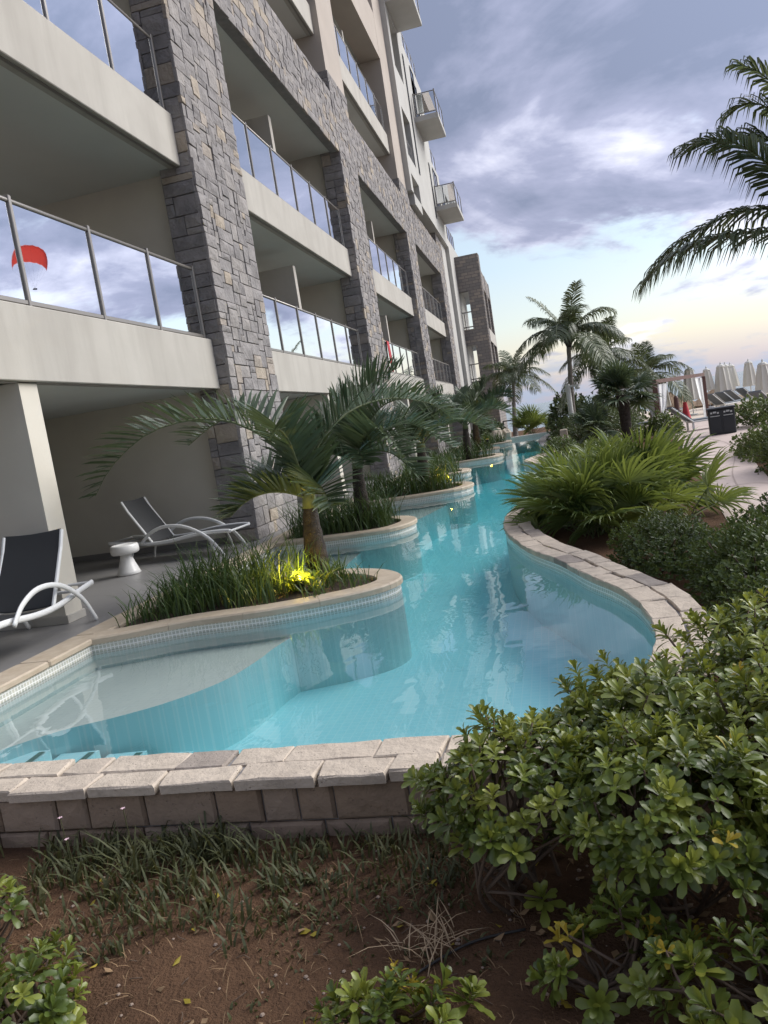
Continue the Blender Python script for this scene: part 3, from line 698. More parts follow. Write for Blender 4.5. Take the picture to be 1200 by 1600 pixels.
for bi, (y0, y1) in enumerate(bays):
    for lev in (0, 1, 2, 3):
        zb = 2.45 + ST*lev
        if lev == 2 and bi > 0:
            hbx('ceiling_slab', 'ceiling_paint', -9.4, -4.985, y0+0.003, y1-0.003, 9.30, 9.62)
            continue
        if lev == 3 and bi == 0: continue
        if lev == 3: zb = 12.42
        f = MB(); f.bbox(SX-0.2, SX, y0+0.004, y1-0.004, zb, zb+0.77, 0.01); fo = hpart(f, 'balcony', 'stucco_light')
        hbx('ceiling_slab', 'ceiling_paint', -9.4, SX-0.201, y0-0.3, y1+0.3, zb+0.02, zb+0.36)
        d = MB(); d.box(SX-0.10, SX-0.06, y0+0.01, y1-0.01, zb-0.012, zb-0.001); d.build('drip_edge', 'rail_metal', fo)
        railing(fo, y0+0.03, y1-0.03, zb+0.77, SX-0.09)
    # rear wall and the cross walls behind the columns
    hbx('rear_wall', 'stucco_cream', -9.6, -9.4, y0-1.6, y1+1.6, 0.0, 20)
    ym = (y0+y1)/2
    # privacy screens
    for lev in (0, 1, 3):
        zb = 2.45 + ST*lev if lev < 3 else 12.42
        hbx('privacy_screen', 'stucco_light', -7.4, -5.32, ym-0.09, ym+0.09, zb+0.37, zb+3.05)
    if bi > 0: hbx('privacy_screen', 'stucco_light', -7.4, -5.32, ym-0.09, ym+0.09, 9.56, 12.0)
    yw = 6.72 if bi == 0 else ym-0.14
    hbx('ground_fin_wall', 'stucco_cream', -9.4, -4.98, yw, yw+0.28, 0.0, 2.447)
    b = MB(); b.bbox(-6.6, -4.955, yw-0.015, yw+0.295, 0.0, 0.085, 0.004); hpart(b, 'skirting', 'stucco_light')
for y0 in COLY:
    hbx('cross_wall', 'stucco_cream', -9.4, -5.31, y0+0.22, y0+CW-0.1, 0.0, 20)
    hbx('skirting', 'deck_tile', -9.3, -5.32, y0+0.205, y0+0.218, 0.002, 0.09)
# upper portal over bays 1 and 2: beam, level above, parapet
for (y0, y1) in bays[1:3]:
    hbx('portal_beam', 'stucco_beige', -5.6, CX-0.034, y0-0.018, y1+0.018, 16.15, 17.9)
    hbx('ceiling_slab', 'ceiling_paint', -9.4, -5.61, y0-0.3, y1+0.3, 16.25, 16.6)
    hbx('parapet', 'stucco_beige', -5.6, CX-0.036, y0-0.018, y1+0.018, 20.3, 22)
# seaward wing: plain white walls stepping down, each step with a roof rail
WX = -4.52
def wing(y0, y1, top, z0=11.47):
    return hbx('seaward_wing', 'stucco_white', -9.8, WX, y0, y1, z0, top)
def opening(y0, y1, z0, z1, x=WX, deep=0.35, m='dark_glass', bars=2):
    """a framed window standing in the wall"""
    b = MB(); b.box(x-0.02, x+0.006, y0, y1, z0, z1); w = hpart(b, 'window', m)
    for (a, c, e, f) in ((y0-0.05, y0, z0-0.05, z1+0.05), (y1, y1+0.05, z0-0.05, z1+0.05)):
        b = MB(); b.box(x-0.02, x+0.03, a, c, e, f); b.build('window_frame', 'dark_frame', w)
    b = MB(); b.box(x-0.02, x+0.03, y0, y1, z1, z1+0.05); b.build('window_frame', 'dark_frame', w)
    b = MB(); b.box(x-0.02, x+0.03, y0, y1, z0-0.05, z0); b.build('window_frame', 'dark_frame', w)
    for i in range(1, bars):
        yy = y0+(y1-y0)*i/bars; b = MB(); b.box(x-0.02, x+0.025, yy-0.03, yy+0.03, z0, z1); b.build('mullion', 'dark_frame', w)
    return w
# wing piece built round a real recess (loggia) next to the last pier
hbx('wing_wall', 'stucco_white', -9.8, WX, 34.68, 35.25, 11.47, 23.5)
hbx('wing_wall', 'stucco_white', -9.8, -6.0, 35.25, 37.4, 11.0, 23.5)
for (z0, z1) in ((11.0, 11.47), (12.35, 13.15), (15.2, 16.9), (19.2, 20.2), (22.4, 23.5)):
    lo_ = hbx('loggia_lintel', 'stucco_white', -5.99, WX, 35.251, 37.4, z0, z1)
    if z0 in (12.35,):
        railing(lo_, 35.27, 37.38, z1, WX-0.12, step=1.0, h=0.9)
wing(37.4, 39.1, 23.5); wing(39.1, 44.7, 19.4); wing(44.7, 47.6, 15.6); wing(47.6, 54.6, 12.0, 0.0)
hbx('seaward_wing', 'stucco_white', -9.8, -4.75, 45.2, 54.6, 0.0, 11.46)
hbx('rear_wall', 'stucco_cream', -9.6, -9.4, 43, 47, 0, 11.4)
for (y0, y1, z) in ((39.15, 43.8, 19.4), (44.75, 47.4, 15.6), (47.7, 52.3, 12.0)):
    b = MB(); b.box(WX-0.2, WX-0.02, y0, y1, z, z+0.06); k_ = hpart(b, 'roof_kerb', 'stucco_white'); railing(k_, y0, y1, z+0.06, WX-0.10, step=1.3, h=0.95)
# projecting glass balconies
for (y0, y1, z) in ((34.9, 37.75, 19.35), (39.6, 42.55, 15.97), (43.6, 47.0, 12.65)):
    b = MB(); b.bbox(WX-0.01, -3.34, y0, y1, z, z+0.24, 0.012); pbk = hpart(b, 'projecting_balcony', 'stucco_white')
    zt = z+0.24
    for (x, y) in ((WX+0.08, y0+0.06), (-3.40, y0+0.06), (-3.40, (y0+y1)/2), (-3.40, y1-0.06), (WX+0.08, y1-0.06)):
        q = MB(); q.bbox(x-0.03, x+0.03, y-0.03, y+0.03, zt, zt+1.12, 0.005); q.build('post', 'rail_metal', pbk)
    for (p, q_) in (((WX+0.08, y0+0.06), (-3.40, y0+0.06)), ((-3.40, y0+0.06), (-3.40, y1-0.06)), ((WX+0.08, y1-0.06), (-3.40, y1-0.06))):
        for zz in (zt+1.06, zt+0.12):
            q = MB(); q.tube([(p[0], p[1], zz), (q_[0], q_[1], zz)], 0.026, 6); q.build('rail', 'rail_metal', pbk)
        q = MB()
        if p[1] == q_[1]: q.box(p[0]+0.04, q_[0]-0.04, p[1]-0.006, p[1]+0.006, zt+0.15, zt+1.02)
        else: q.box(p[0]-0.006, p[0]+0.006, p[1]+0.04, q_[1]-0.04, zt+0.15, zt+1.02)
        q.build('glass_pane', 'rail_glass', pbk)
    opening(y0+1.0, y0+2.6, zt+0.05, zt+2.3)
for (y0, y1, z0, z1) in ((38.3, 38.5, 13.2, 18.6), (43.0, 43.2, 12.2, 15.0), (40.6, 41.6, 17.2, 19.0)):
    opening(y0, y1, z0, z1, bars=1)
# stone tower at the seaward end with open loggias
TY, TX0, TX1, TT = 50.0, -5.3, -3.03, 11.3
def b_towerstone(nt, out):
    N = NT(nt); v = N.coord('World')
    g = N.n('ShaderNodeNewGeometry'); sp = N.n('ShaderNodeSeparateXYZ'); N.l(g.outputs['Position'], sp.inputs[0])
    cb = N.n('ShaderNodeCombineXYZ'); N.l(N.math('ADD', sp.outputs[0], sp.outputs[1]), cb.inputs[0]); N.l(sp.outputs[2], cb.inputs[1])
    br = N.n('ShaderNodeTexBrick'); N.l(cb.outputs[0], br.inputs['Vector']); br.inputs['Scale'].default_value = 1
    br.inputs['Brick Width'].default_value = 0.42; br.inputs['Row Height'].default_value = 0.19; br.inputs['Mortar Size'].default_value = 0.014
    br.inputs['Color1'].default_value = (0.19, 0.175, 0.17, 1); br.inputs['Color2'].default_value = (0.40, 0.335, 0.27, 1); br.inputs['Mortar'].default_value = (0.09, 0.09, 0.09, 1); br.inputs['Bias'].default_value = -0.35
    col = N.mix(N.math('MULTIPLY', N.noise(v, 6, 5), 0.5), br.outputs['Color'], (0.24, 0.22, 0.205))
    N.princ(out, col, 0.9, N.bump(N.math('ADD', N.math('MULTIPLY', br.outputs['Fac'], -1.0), N.noise(v, 12, 4)), 0.6, 0.04))
mat('tower_stone', b_towerstone)
DZ = [(3.46, 5.75), (6.75, 9.1)]
OX0, OX1 = -4.72, -3.92
def tower_wall(x0, x1, y0, y1, z0, z1): return hbx('tower_wall', 'tower_stone', x0, x1, y0, y1, z0, z1)
tower_wall(TX0, OX0, TY, TY+0.35, 0, TT); tower_wall(OX1, TX1, TY, TY+0.35, 0, TT)
for z0, z1 in ((0, DZ[0][0]), (DZ[0][1], DZ[1][0]), (DZ[1][1], TT)): tower_wall(OX0, OX1, TY+0.003, TY+0.347, z0, z1)
for (z0, z1) in ((0, 2.45), (5.9, 6.6), (9.25, TT-0.9)):
    tower_wall(TX1-0.35, TX1-0.003, TY+0.351, TY+7.6, z0, z1)
tower_wall(TX1-0.35, TX1+0.02, TY+0.351, TY+0.9, 2.45, TT-0.02); tower_wall(TX1-0.35, TX1+0.02, TY+3.4, TY+4.0, 2.45, TT-0.9); tower_wall(TX1-0.35, TX1+0.02, TY+7.0, TY+7.6, 2.45, TT-0.9)
hbx('tower_fascia', 'stucco_light', TX1-0.1, TX1+0.04, TY+0.92, TY+6.98, 2.46, 3.3); hbx('tower_fascia', 'stucco_light', TX1-0.1, TX1+0.04, TY+0.92, TY+6.98, 5.9, 6.7)
hbx('tower_floor', 'stucco_white', TX0, TX1-0.36, TY+0.36, TY+7.5, 5.95, 6.6); hbx('tower_floor', 'stucco_white', TX0, TX1-0.36, TY+0.36, TY+7.5, 9.3, 9.8); hbx('tower_floor', 'stucco_white', TX0, TX1-0.36, TY+0.36, TY+7.5, 2.9, 3.3)
for z0, z1 in DZ:
    for zz in (z0+0.12, z0+1.05):
        b = MB(); b.box(OX0, OX1, TY+0.15, TY+0.21, zz, zz+0.07); hpart(b, 'tower_rail', 'rail_metal')
    b = MB(); b.box(OX0+0.30, OX0+0.36, TY+0.15, TY+0.21, z0, z0+1.05); hpart(b, 'tower_rail', 'rail_metal')

# ================================================================== furniture on the terrace
def chaise(name, label, loc, rz, arc_end):
    """lounger with its foot at +x; arc_end 1 = bowed arms land towards the foot, -1 towards the head"""
    t = thing(name, label, 'sun lounger', loc, rz, 'white framed sling loungers on the hotel terrace'); W = 0.31
    prof = catmull([(-1.05, 0.36), (-0.75, 0.33), (-0.35, 0.285), (0.0, 0.29), (0.45, 0.34), (0.85, 0.345), (1.02, 0.33)], 5)
    for s in (-1, 1):
        b = MB(); b.tube([(p[0], s*W, p[1]) for p in prof], 0.019, 8, squash=1.6); b.build('side_rail', 'white_metal', t, smooth=True)
        a = [(-0.45, 0.30), (-0.28, 0.44), (0.0, 0.52), (0.35, 0.47), (0.68, 0.27), (0.88, 0.0)]
        if arc_end < 0: a = [(-x-0.02, z) for x, z in a]
        A = catmull(a, 5)
        b = MB(); b.tube([(p[0], s*(W+0.055), p[1]) for p in A], 0.014, 8, squash=1.9); b.build('bowed_arm', 'white_metal', t, smooth=True)
        b = MB(); b.tube([(-0.62*arc_end, s*W, 0.31), (-0.72*arc_end, s*W, 0.0)], 0.019, 6); b.build('leg', 'white_metal', t)
        b = MB(); b.tube([(0.62, s*(W-0.03), 0.33), (0.72, s*(W-0.03), 0.0)], 0.017, 6); b.build('leg', 'white_metal', t)
        b = MB(); b.tube([(-0.30, s*(W-0.01), 0.30), (-0.62, s*(W-0.01), 0.80), (-0.70, s*(W-0.01), 0.96)], 0.019, 8); b.build('back_post', 'white_metal', t)
    for x, z in ((-1.05, 0.36), (-0.80, 0.335), (1.02, 0.33)):
        b = MB(); b.tube([(x, -W, z), (x, W, z)], 0.017, 8); b.build('cross_bar', 'white_metal', t)
    def sling(pts, th=0.010):
        n_ = len(pts); V = []
        for zz in (th, -th*0.2):
            for (x, z) in pts:
                for s in (-1, -0.5, 0, 0.5, 1): V.append((x, s*(W-0.014), z + zz - 0.018*(1-abs(s)**2)))
        F = []
        for lay in (0, 1):
            o_ = lay*n_*5
            for i in range(n_-1):
                for k in range(4):
                    f = (o_+i*5+k, o_+i*5+k+1, o_+(i+1)*5+k+1, o_+(i+1)*5+k); F.append(f if lay else f[::-1])
        b = MB(); b.add(V, F); return b
    sling([tuple(p) for p in prof if p[0] > -0.29]).build('seat_sling', 'sling_mesh', t, smooth=True)
    sling([tuple(p) for p in catmull([(-0.30, 0.305), (-0.45, 0.55), (-0.62, 0.81), (-0.70, 0.965)], 4)]).build('back_sling', 'sling_mesh', t, smooth=True)
    return t
chaise('sun_lounger', 'white framed lounger with black sling, foot towards the stone column', (-5.65, 10.62, 0.004), R(-4), 1)
chaise('sun_lounger', 'white framed lounger with black sling, cut off by the left edge, on the pool edge', (-4.92, 5.80, 0.008), R(-84), -1)
t = thing('side_table', 'round white mushroom shaped side table beside the far lounger', 'side table', (-5.92, 9.5, 0.002))
b = MB(); b.lathe([(0.155, 0), (0.165, 0.012), (0.15, 0.05), (0.115, 0.14), (0.082, 0.24), (0.078, 0.30)], 28); b.build('pedestal', 'white_ceramic', t, smooth=True)
b = MB(); b.lathe([(0.08, 0.285), (0.17, 0.292), (0.19, 0.31), (0.195, 0.35), (0.19, 0.40), (0.178, 0.418), (0.16, 0.424), (0.145, 0.408), (0.10, 0.402)], 28); b.build('table_top', 'white_ceramic', t, smooth=True)

# red towel over the rail of the third bay, coral float behind the glass of the near balcony
yb0 = bays[2][0]; b = MB(); V = []; F = []
prof_ = [(-0.045, -0.75), (-0.05, -0.3), (-0.036, 0.0), (0.0, 0.036), (0.036, 0.0), (0.05, -0.35), (0.058, -0.78), (0.062, -1.02)]
nY = 9
for i in range(nY):
    for (dx, dz) in prof_: V.append((SX-0.095+dx*1.15+0.008*math.sin(i*1.9+dz*3), yb0+1.75+i*0.045, 2.45+0.77+1.08+dz*1.0))
for i in range(nY-1):
    for k in range(len(prof_)-1): a = i*len(prof_)+k; F.append((a, a+1, a+1+len(prof_), a+len(prof_)))
b.add(V, F); tw = b.build('towel', 'red_cloth', smooth=True); tag(tw, 'dark red towel hung over a glass balcony rail on the first floor', 'towel')
sm = tw.modifiers.new('thick', 'SOLIDIFY'); sm.thickness = 0.012; sm.offset = 1
# red parasail over the sea to the right: out of frame, mirrored in the near balcony glass
t = thing('parasail', 'coral red parasail mirrored in the glass of the near balcony', 'parasail', (54.8, 95.0, 25.0)); t.rotation_euler = (0, 0, R(-55)); t.scale = (0.8, 0.8, 0.72); t.location.z = 26.6
V = []; F = []; nU, nV = 16, 8
for lay in (0, 1):
    for i in range(nU+1):
        for k in range(nV+1):
            a = math.pi*(i/nU-0.5)*0.95; v = k/nV-0.5
            V.append((2.9*math.sin(a)*(1-0.25*(2*v)**2*0.3), 2.6*v*math.cos(a*0.6), 5.2+3.1*math.cos(a)**0.7*(1-0.35*(2*v)**2)-0.08*lay - 2.2*v + 0.10*abs(math.sin(i*math.pi/2))))
q = (nU+1)*(nV+1)
for i in range(nU):
    for k in range(nV):
        a = i*(nV+1)+k; F += [(a, a+nV+1, a+nV+2, a+1), (q+a, q+a+1, q+a+nV+2, q+a+nV+1)]
b = MB(); b.add(V, F); b.build('canopy', 'coral_cloth', t, smooth=True)
b = MB()
for i in range(0, nU+1, 4):
    for k in (0, nV): b.tube([V[i*(nV+1)+k], (0, 0, 1.0)], 0.004, 3)
b.build('suspension_lines', 'lamp_black', t)
b = MB(); b.bbox(-0.3, 0.3, -0.15, 0.15, 0.75, 1.0, 0.04); b.build('harness_seat', 'lamp_black', t)

# ================================================================== vegetation builders
def frond_mesh(name, curve, nleaf, Lmax, width, droop=0.25, splay=0.55, lift=0.25, up=(0, 0, 1), rad=0.012, start=0.12, mats=('leaf_palm', 'petiole'), seed=0, jitter=0.12, vee=0.3):
    """pinnate palm frond along a 3-D curve"""
    r = np.random.default_rng(seed); C = resample(np.array(catmull(curve, 8)), 0.02); n_ = len(C)
    T = np.gradient(C, axis=0); T /= np.linalg.norm(T, axis=1)[:, None]
    U0 = np.array(up, float)
    mb = MB(); step = max(1, n_//14); idx = list(range(0, n_, step)); idx = idx if idx[-1] == n_-1 else idx+[n_-1]
    mb.tube([C[i] for i in idx], [rad*(1-0.8*i/n_) for i in idx], 4, 1)
    V, F = [], []
    for k in range(nleaf):
        f = start + (1-start)*(k+0.5)/nleaf; i = min(int(f*n_), n_-1); t = T[i]
        side = np.cross(t, U0); side /= np.linalg.norm(side)+1e-9; upv = np.cross(side, t)
        prof = math.sin(math.pi*min(1, (0.18+0.82*(f-start)/(1-start))*0.92))**0.6
        if f > 0.9: prof *= 0.85
        for s in (-1, 1):
            L = Lmax*prof*(1+r.uniform(-jitter, jitter)); a = splay*(0.75+0.75*f) + r.uniform(-jitter, jitter)
            d = side*s*math.cos(a) + t*math.sin(a) + upv*(vee + lift*r.uniform(-0.3, 1.0)); d /= np.linalg.norm(d)
            w = width*(0.75+0.5*prof)*r.uniform(0.8, 1.2)
            wv = np.cross(d, upv); wv /= np.linalg.norm(wv)+1e-9; wv = wv*0.9 + upv*s*0.3*r.uniform(-1, 1)
            p0 = C[i] + t*r.uniform(-0.01, 0.01); g = np.array((0, 0, -1.0))
            p1 = p0 + d*L*0.35 + g*droop*L*0.06; p2 = p0 + d*L*0.70 + g*droop*L*0.32; p3 = p0 + d*L*(0.98-0.15*droop) + g*droop*L*0.85
            b_ = len(V)
            V += [p0-wv*w*0.3, p0+wv*w*0.3, p1-wv*w*0.5, p1+wv*w*0.5, p2-wv*w*0.36, p2+wv*w*0.36, p3]
            F += [(b_, b_+1, b_+3, b_+2), (b_+2, b_+3, b_+5, b_+4), (b_+4, b_+5, b_+6)]
    mb.add(V, F, 0)
    return mkmesh(name, mb.V, mb.F, list(mats), mb.M)
def trunk(parent, pts, rads, m='bark', seg=14, rings=0.06):
    C = resample(np.array(catmull(pts, 8)), rings); s_ = np.linspace(0, 1, len(C)); rr = np.interp(s_, np.linspace(0, 1, len(rads)), rads)
    rr = rr*(1+0.05*np.sin(np.arange(len(C))*2.3)+RNG.uniform(-0.02, 0.02, len(C)))
    b = MB(); b.tube([tuple(p) for p in C], [float(x) for x in rr], seg); return b.build('trunk', m, parent, smooth=True)

# ---- pool palms in the planters
def pool_palm(label, base, height, fronds, seed, scale=1.0, nleaf=46, L=0.54, w=0.037):
    t = thing('palm_tree', label, 'palm', base, 0, 'small palms in the poolside planters')
    h = height
    trunk(t, [(0, 0, -0.06), (-0.01, 0, h*0.35), (0.0, 0, h*0.8), (0.02, 0, h)], [0.12*scale, 0.128*scale, 0.10*scale, 0.075*scale], 'palm_fibre')
    b = MB(); b.tube([(0.015, 0, h-0.03), (0.02, 0, h+0.12*scale), (0.02, 0, h+0.26*scale)], [0.09*scale, 0.07*scale, 0.04*scale], 10); b.build('crownshaft', 'petiole', t, smooth=True)
    for i, cv in enumerate(fronds):
        cv = [np.array(p, float)-np.array(base) for p in cv]
        me_ = frond_mesh('frond', cv, nleaf, L*scale, w*scale, droop=0.12, splay=0.55, lift=0.35, rad=0.018*scale, start=0.14, seed=seed*50+i, vee=0.55)
        new_obj('frond', me_, t)
    return t
B1 = (-2.62, 7.84, 0.0); c1_ = (-2.57, 7.84, 0.80)
def arc(c, az, el, L, drop, bend=0.0):
    """frond curve from c leaving at az/el degrees, length L, tip dropped by `drop`"""
    a, e = R(az), R(el); out = []
    for k in range(6):
        f = k/5; r_ = L*f*math.cos(e)*(1-0.10*f); aa = a+bend*f
        out.append((c[0]+r_*math.cos(aa), c[1]+r_*math.sin(aa), c[2]+L*f*math.sin(e)-drop*f*f))
    return out
pool_palm('bottle trunked palm lit from below in the nearest planter', B1, 0.76, [
    [c1_, (-2.78, 7.65, 1.42), (-3.3, 7.5, 1.80), (-3.96, 7.35, 1.80), (-4.45, 7.25, 1.52), (-4.70, 7.2, 1.22)],
    [c1_, (-2.75, 7.85, 1.45), (-3.1, 8.0, 1.78), (-3.6, 8.2, 1.82), (-4.1, 8.3, 1.6)],
    [c1_, (-2.45, 7.8, 1.30), (-2.1, 7.9, 1.66), (-1.8, 8.0, 1.92), (-1.45, 8.05, 2.05)],
    [c1_, (-2.58, 7.6, 1.2), (-2.55, 7.35, 1.48), (-2.5, 6.95, 1.60), (-2.45, 6.55, 1.50)],
    [c1_, (-2.5, 7.95, 1.3), (-2.2, 8.5, 1.68), (-1.75, 9.0, 1.78), (-1.3, 9.4, 1.62)],
    arc(c1_, 155, 42, 1.6, 0.9), arc(c1_, 100, 58, 1.5, 0.55), arc(c1_, -60, 40, 1.15, 0.75), arc(c1_, 210, 35, 1.2, 0.7)], 1)
B2 = (-3.0, 11.6, 0.0); c2_ = (-2.96, 11.6, 0.95)
pool_palm('palm in the second planter arching over the water', B2, 0.92, [
    [c2_, (-2.75, 11.5, 1.45), (-2.35, 11.4, 1.80), (-1.8, 11.3, 1.78), (-1.35, 11.2, 1.42)],
    [c2_, (-2.9, 11.7, 1.6), (-2.7, 11.9, 2.0), (-2.35, 12.1, 2.22)],
    [c2_, (-2.7, 11.2, 1.35), (-2.4, 10.85, 1.45), (-2.05, 10.5, 1.1)],
    [c2_, (-2.6, 11.7, 1.35), (-2.1, 11.9, 1.45), (-1.55, 12.1, 1.0)],
    arc(c2_, 165, 50, 1.6, 0.8), arc(c2_, 200, 40, 1.4, 0.8), arc(c2_, 60, 50, 1.8, 0.8), arc(c2_, 110, 62, 1.6, 0.5), arc(c2_, -70, 45, 1.3, 0.9), arc(c2_, -30, 35, 1.5, 1.1)], 2, 1.05)
B3 = (-2.75, 16.3, 0.0); c3_ = (-2.72, 16.3, 0.95)
pool_palm('palm in the third planter behind the second palm', B3, 0.92, [arc(c3_, a, e, L, d) for a, e, L, d in
    ((-20, 42, 2.2, 1.3), (20, 40, 2.3, 1.4), (60, 55, 2.0, 0.9), (110, 60, 1.9, 0.8), (160, 48, 2.0, 1.0), (200, 40, 1.8, 1.1), (-60, 45, 1.8, 1.2), (-100, 40, 1.5, 1.1), (0, 66, 1.7, 0.5))], 3, 1.1, 44)
B5 = (-2.75, 25.7, 0.0); c5_ = (-2.72, 25.7, 1.05)
pool_palm('palm in the fifth planter further along the pool', B5, 1.02, [arc(c5_, a, e, L, d) for a, e, L, d in
    ((-15, 45, 2.3, 1.2), (25, 42, 2.3, 1.3), (70, 55, 2.1, 0.8), (120, 58, 2.1, 0.8), (170, 48, 2.2, 1.0), (215, 45, 2.0, 1.0), (-60, 45, 2.0, 1.2), (-100, 50, 1.9, 1.0), (10, 68, 1.9, 0.5))], 4, 1.15, 40, w=0.045)
B7 = (-2.9, 31.0, 0.0); c7_ = (-2.87, 31.0, 1.3)
pool_palm('palm near the far end of the planters below the stone tower', B7, 1.27, [arc(c7_, a, e, L, d) for a, e, L, d in
    ((-15, 48, 2.6, 1.2), (25, 45, 2.6, 1.3), (70, 58, 2.4, 0.8), (120, 58, 2.3, 0.8), (170, 50, 2.4, 1.0), (215, 45, 2.2, 1.0), (-60, 45, 2.2, 1.2), (-100, 50, 2.1, 1.0), (5, 70, 2.1, 0.5))], 5, 1.2, 40, w=0.05)

# ---- strap-leaved grass in the planters
def inside(poly, x, y):
    c = False; n_ = len(poly); j = n_-1
    for i in range(n_):
        if (poly[i][1] > y) != (poly[j][1] > y) and x < (poly[j][0]-poly[i][0])*(y-poly[i][1])/(poly[j][1]-poly[i][1])+poly[i][0]: c = not c
        j = i
    return c
def blades(name, pts, hmin, hmax, w, m, lean=0.55, per=7, seed=0, spread=0.06):
    r = np.random.default_rng(seed); V = []; F = []
    for (x, y, z, sc_) in pts:
        for _ in range(per):
            az = r.uniform(0, 2*math.pi); h = r.uniform(hmin, hmax)*sc_; ln = lean*r.uniform(0.25, 1.25)*h
            bx_, by_ = x + r.normal(0, spread), y + r.normal(0, spread); dx, dy = math.cos(az), math.sin(az); px_, py_ = -dy*w*0.5, dx*w*0.5
            b_ = len(V); curl = r.uniform(0.0, 0.25)
            for f, ww in ((0, 0.7), (0.4, 1.0), (0.75, 0.75)):
                ox = ln*f*f; zz = z + h*(f-curl*f*f*f)
                V += [(bx_+dx*ox-px_*ww, by_+dy*ox-py_*ww, zz), (bx_+dx*ox+px_*ww, by_+dy*ox+py_*ww, zz)]
            V.append((bx_+dx*ln*1.05, by_+dy*ln*1.05, z+h*(1-curl*1.3)))
            F += [(b_, b_+1, b_+3, b_+2), (b_+2, b_+3, b_+5, b_+4), (b_+4, b_+5, b_+6)]
    return mkmesh(name, V, F, m)
GL = ['lilyturf tufts filling the nearest planter', 'lilyturf tufts in the second planter', 'lilyturf tufts in the third planter', 'lilyturf tufts in the fourth planter', 'lilyturf tufts in the fifth planter', 'lilyturf tufts in the sixth planter', 'lilyturf tufts in the farthest planter']
for i, PP in enumerate(PLANTERS):
    pts = []; xs0, xs1 = -4.1, PP[:, 0].max(); ys0, ys1 = PP[:, 1].min(), PP[:, 1].max()
    tries = 0; want = (150, 150, 100, 60, 60, 40, 40)[i]
    while len(pts) < want and tries < 6000:
        tries += 1; x, y = random.uniform(xs0, xs1), random.uniform(ys0, ys1)
        if not inside(list(PP)+[(-4.2, PP[-1][1]), (-4.2, PP[0][1])], x, y): continue
        if i == 0:
            if math.hypot(x+2.62, y-7.16) < 0.17 or (abs(x+2.60) < 0.17 and y < 7.1): continue
            tip = min(1, max(0.40, (xs1-x)/1.1)); edge = 0.62 + 0.4*min(1, (y-6.3)/0.7) if x > -3.8 else 0.65
            if x > -1.98: continue
            s_ = tip*edge
        else: s_ = 0.9 + 0.25*random.random()
        pts.append((x, y, -0.03, s_))
    o = new_obj('planter_grass', blades('planter_grass', pts, 0.22, 0.72, 0.013 if i < 2 else 0.02, 'leaf_grass', 0.85, 8, i, 0.07), kind='stuff'); tag(o, GL[i], 'grass')
# planter uplights
def uplight(label, p, power, r=0.045, aim=(0, 0, 1)):
    t = thing('garden_uplight', label, 'lamp', p, 0, 'warm uplights in the planters')
    b = MB(); b.tube([(0, 0, -0.03), (0, 0, 0.05)], 0.012, 6); b.build('stake', 'lamp_black', t)
    b = MB(); b.lathe([(0.02, 0.04), (r, 0.06), (r, 0.14), (r*0.9, 0.14), (r*0.85, 0.10)], 14); b.build('lamp_housing', 'lamp_black', t, smooth=True)
    b = MB(); b.lathe([(0.002, 0.10), (r*0.84, 0.102), (r*0.8, 0.118), (0.002, 0.128)], 14); b.build('lamp_lens', 'lamp_glow', t, smooth=True)
    l = bpy.data.lights.new('lamp_beam', 'POINT'); l.energy = power; l.color = (1.0, 0.68, 0.10); l.shadow_soft_size = 0.04
    lo2 = bpy.data.objects.new('lamp_beam', l); COL.objects.link(lo2); lo2.parent = t; lo2.location = (0, 0, 0.155)
    return t
uplight('glowing yellow uplight in the grass at the foot of the near palm', (-2.62, 7.16, -0.03), 26, aim=(0.0, 0.10, 1.0))
uplight('small warm uplight in the third planter grass', (-2.25, 16.1, 0.05), 3, aim=(-0.4, 0.1, 0.9))
uplight('small warm uplight glowing in the sixth planter', (-2.45, 30.3, 0.25), 5, aim=(-0.3, 0.2, 0.9))
# broad yellow-lit leaves around the near uplight
t = thing('spider_lily', 'strappy yellow green plant right beside the glowing uplight', 'plant', (-2.58, 7.20, -0.03))
for k in range(54):
    az = random.uniform(0, 6.28); L = random.uniform(0.25, 0.52); pts = []
    V = []; F = []; w = 0.035
    for q in range(5):
        f = q/4; r_ = L*0.75*f; z = L*(1.0*f-0.55*f*f); ww = w*(0.5+1.2*f*(1-f)*1.6)*(1 if q < 4 else 0.05)
        V += [(r_*math.cos(az)-math.sin(az)*ww/2, r_*math.sin(az)+math.cos(az)*ww/2, z), (r_*math.cos(az)+math.sin(az)*ww/2, r_*math.sin(az)-math.cos(az)*ww/2, z)]
    F = [(2*q, 2*q+1, 2*q+3, 2*q+2) for q in range(4)]
    new_obj('leaf', mkmesh('leaf', V, F, 'leaf_fan', smooth=True), t, (random.choice((-1, 1))*random.uniform(.05, .20), random.uniform(-.10, .16), 0))

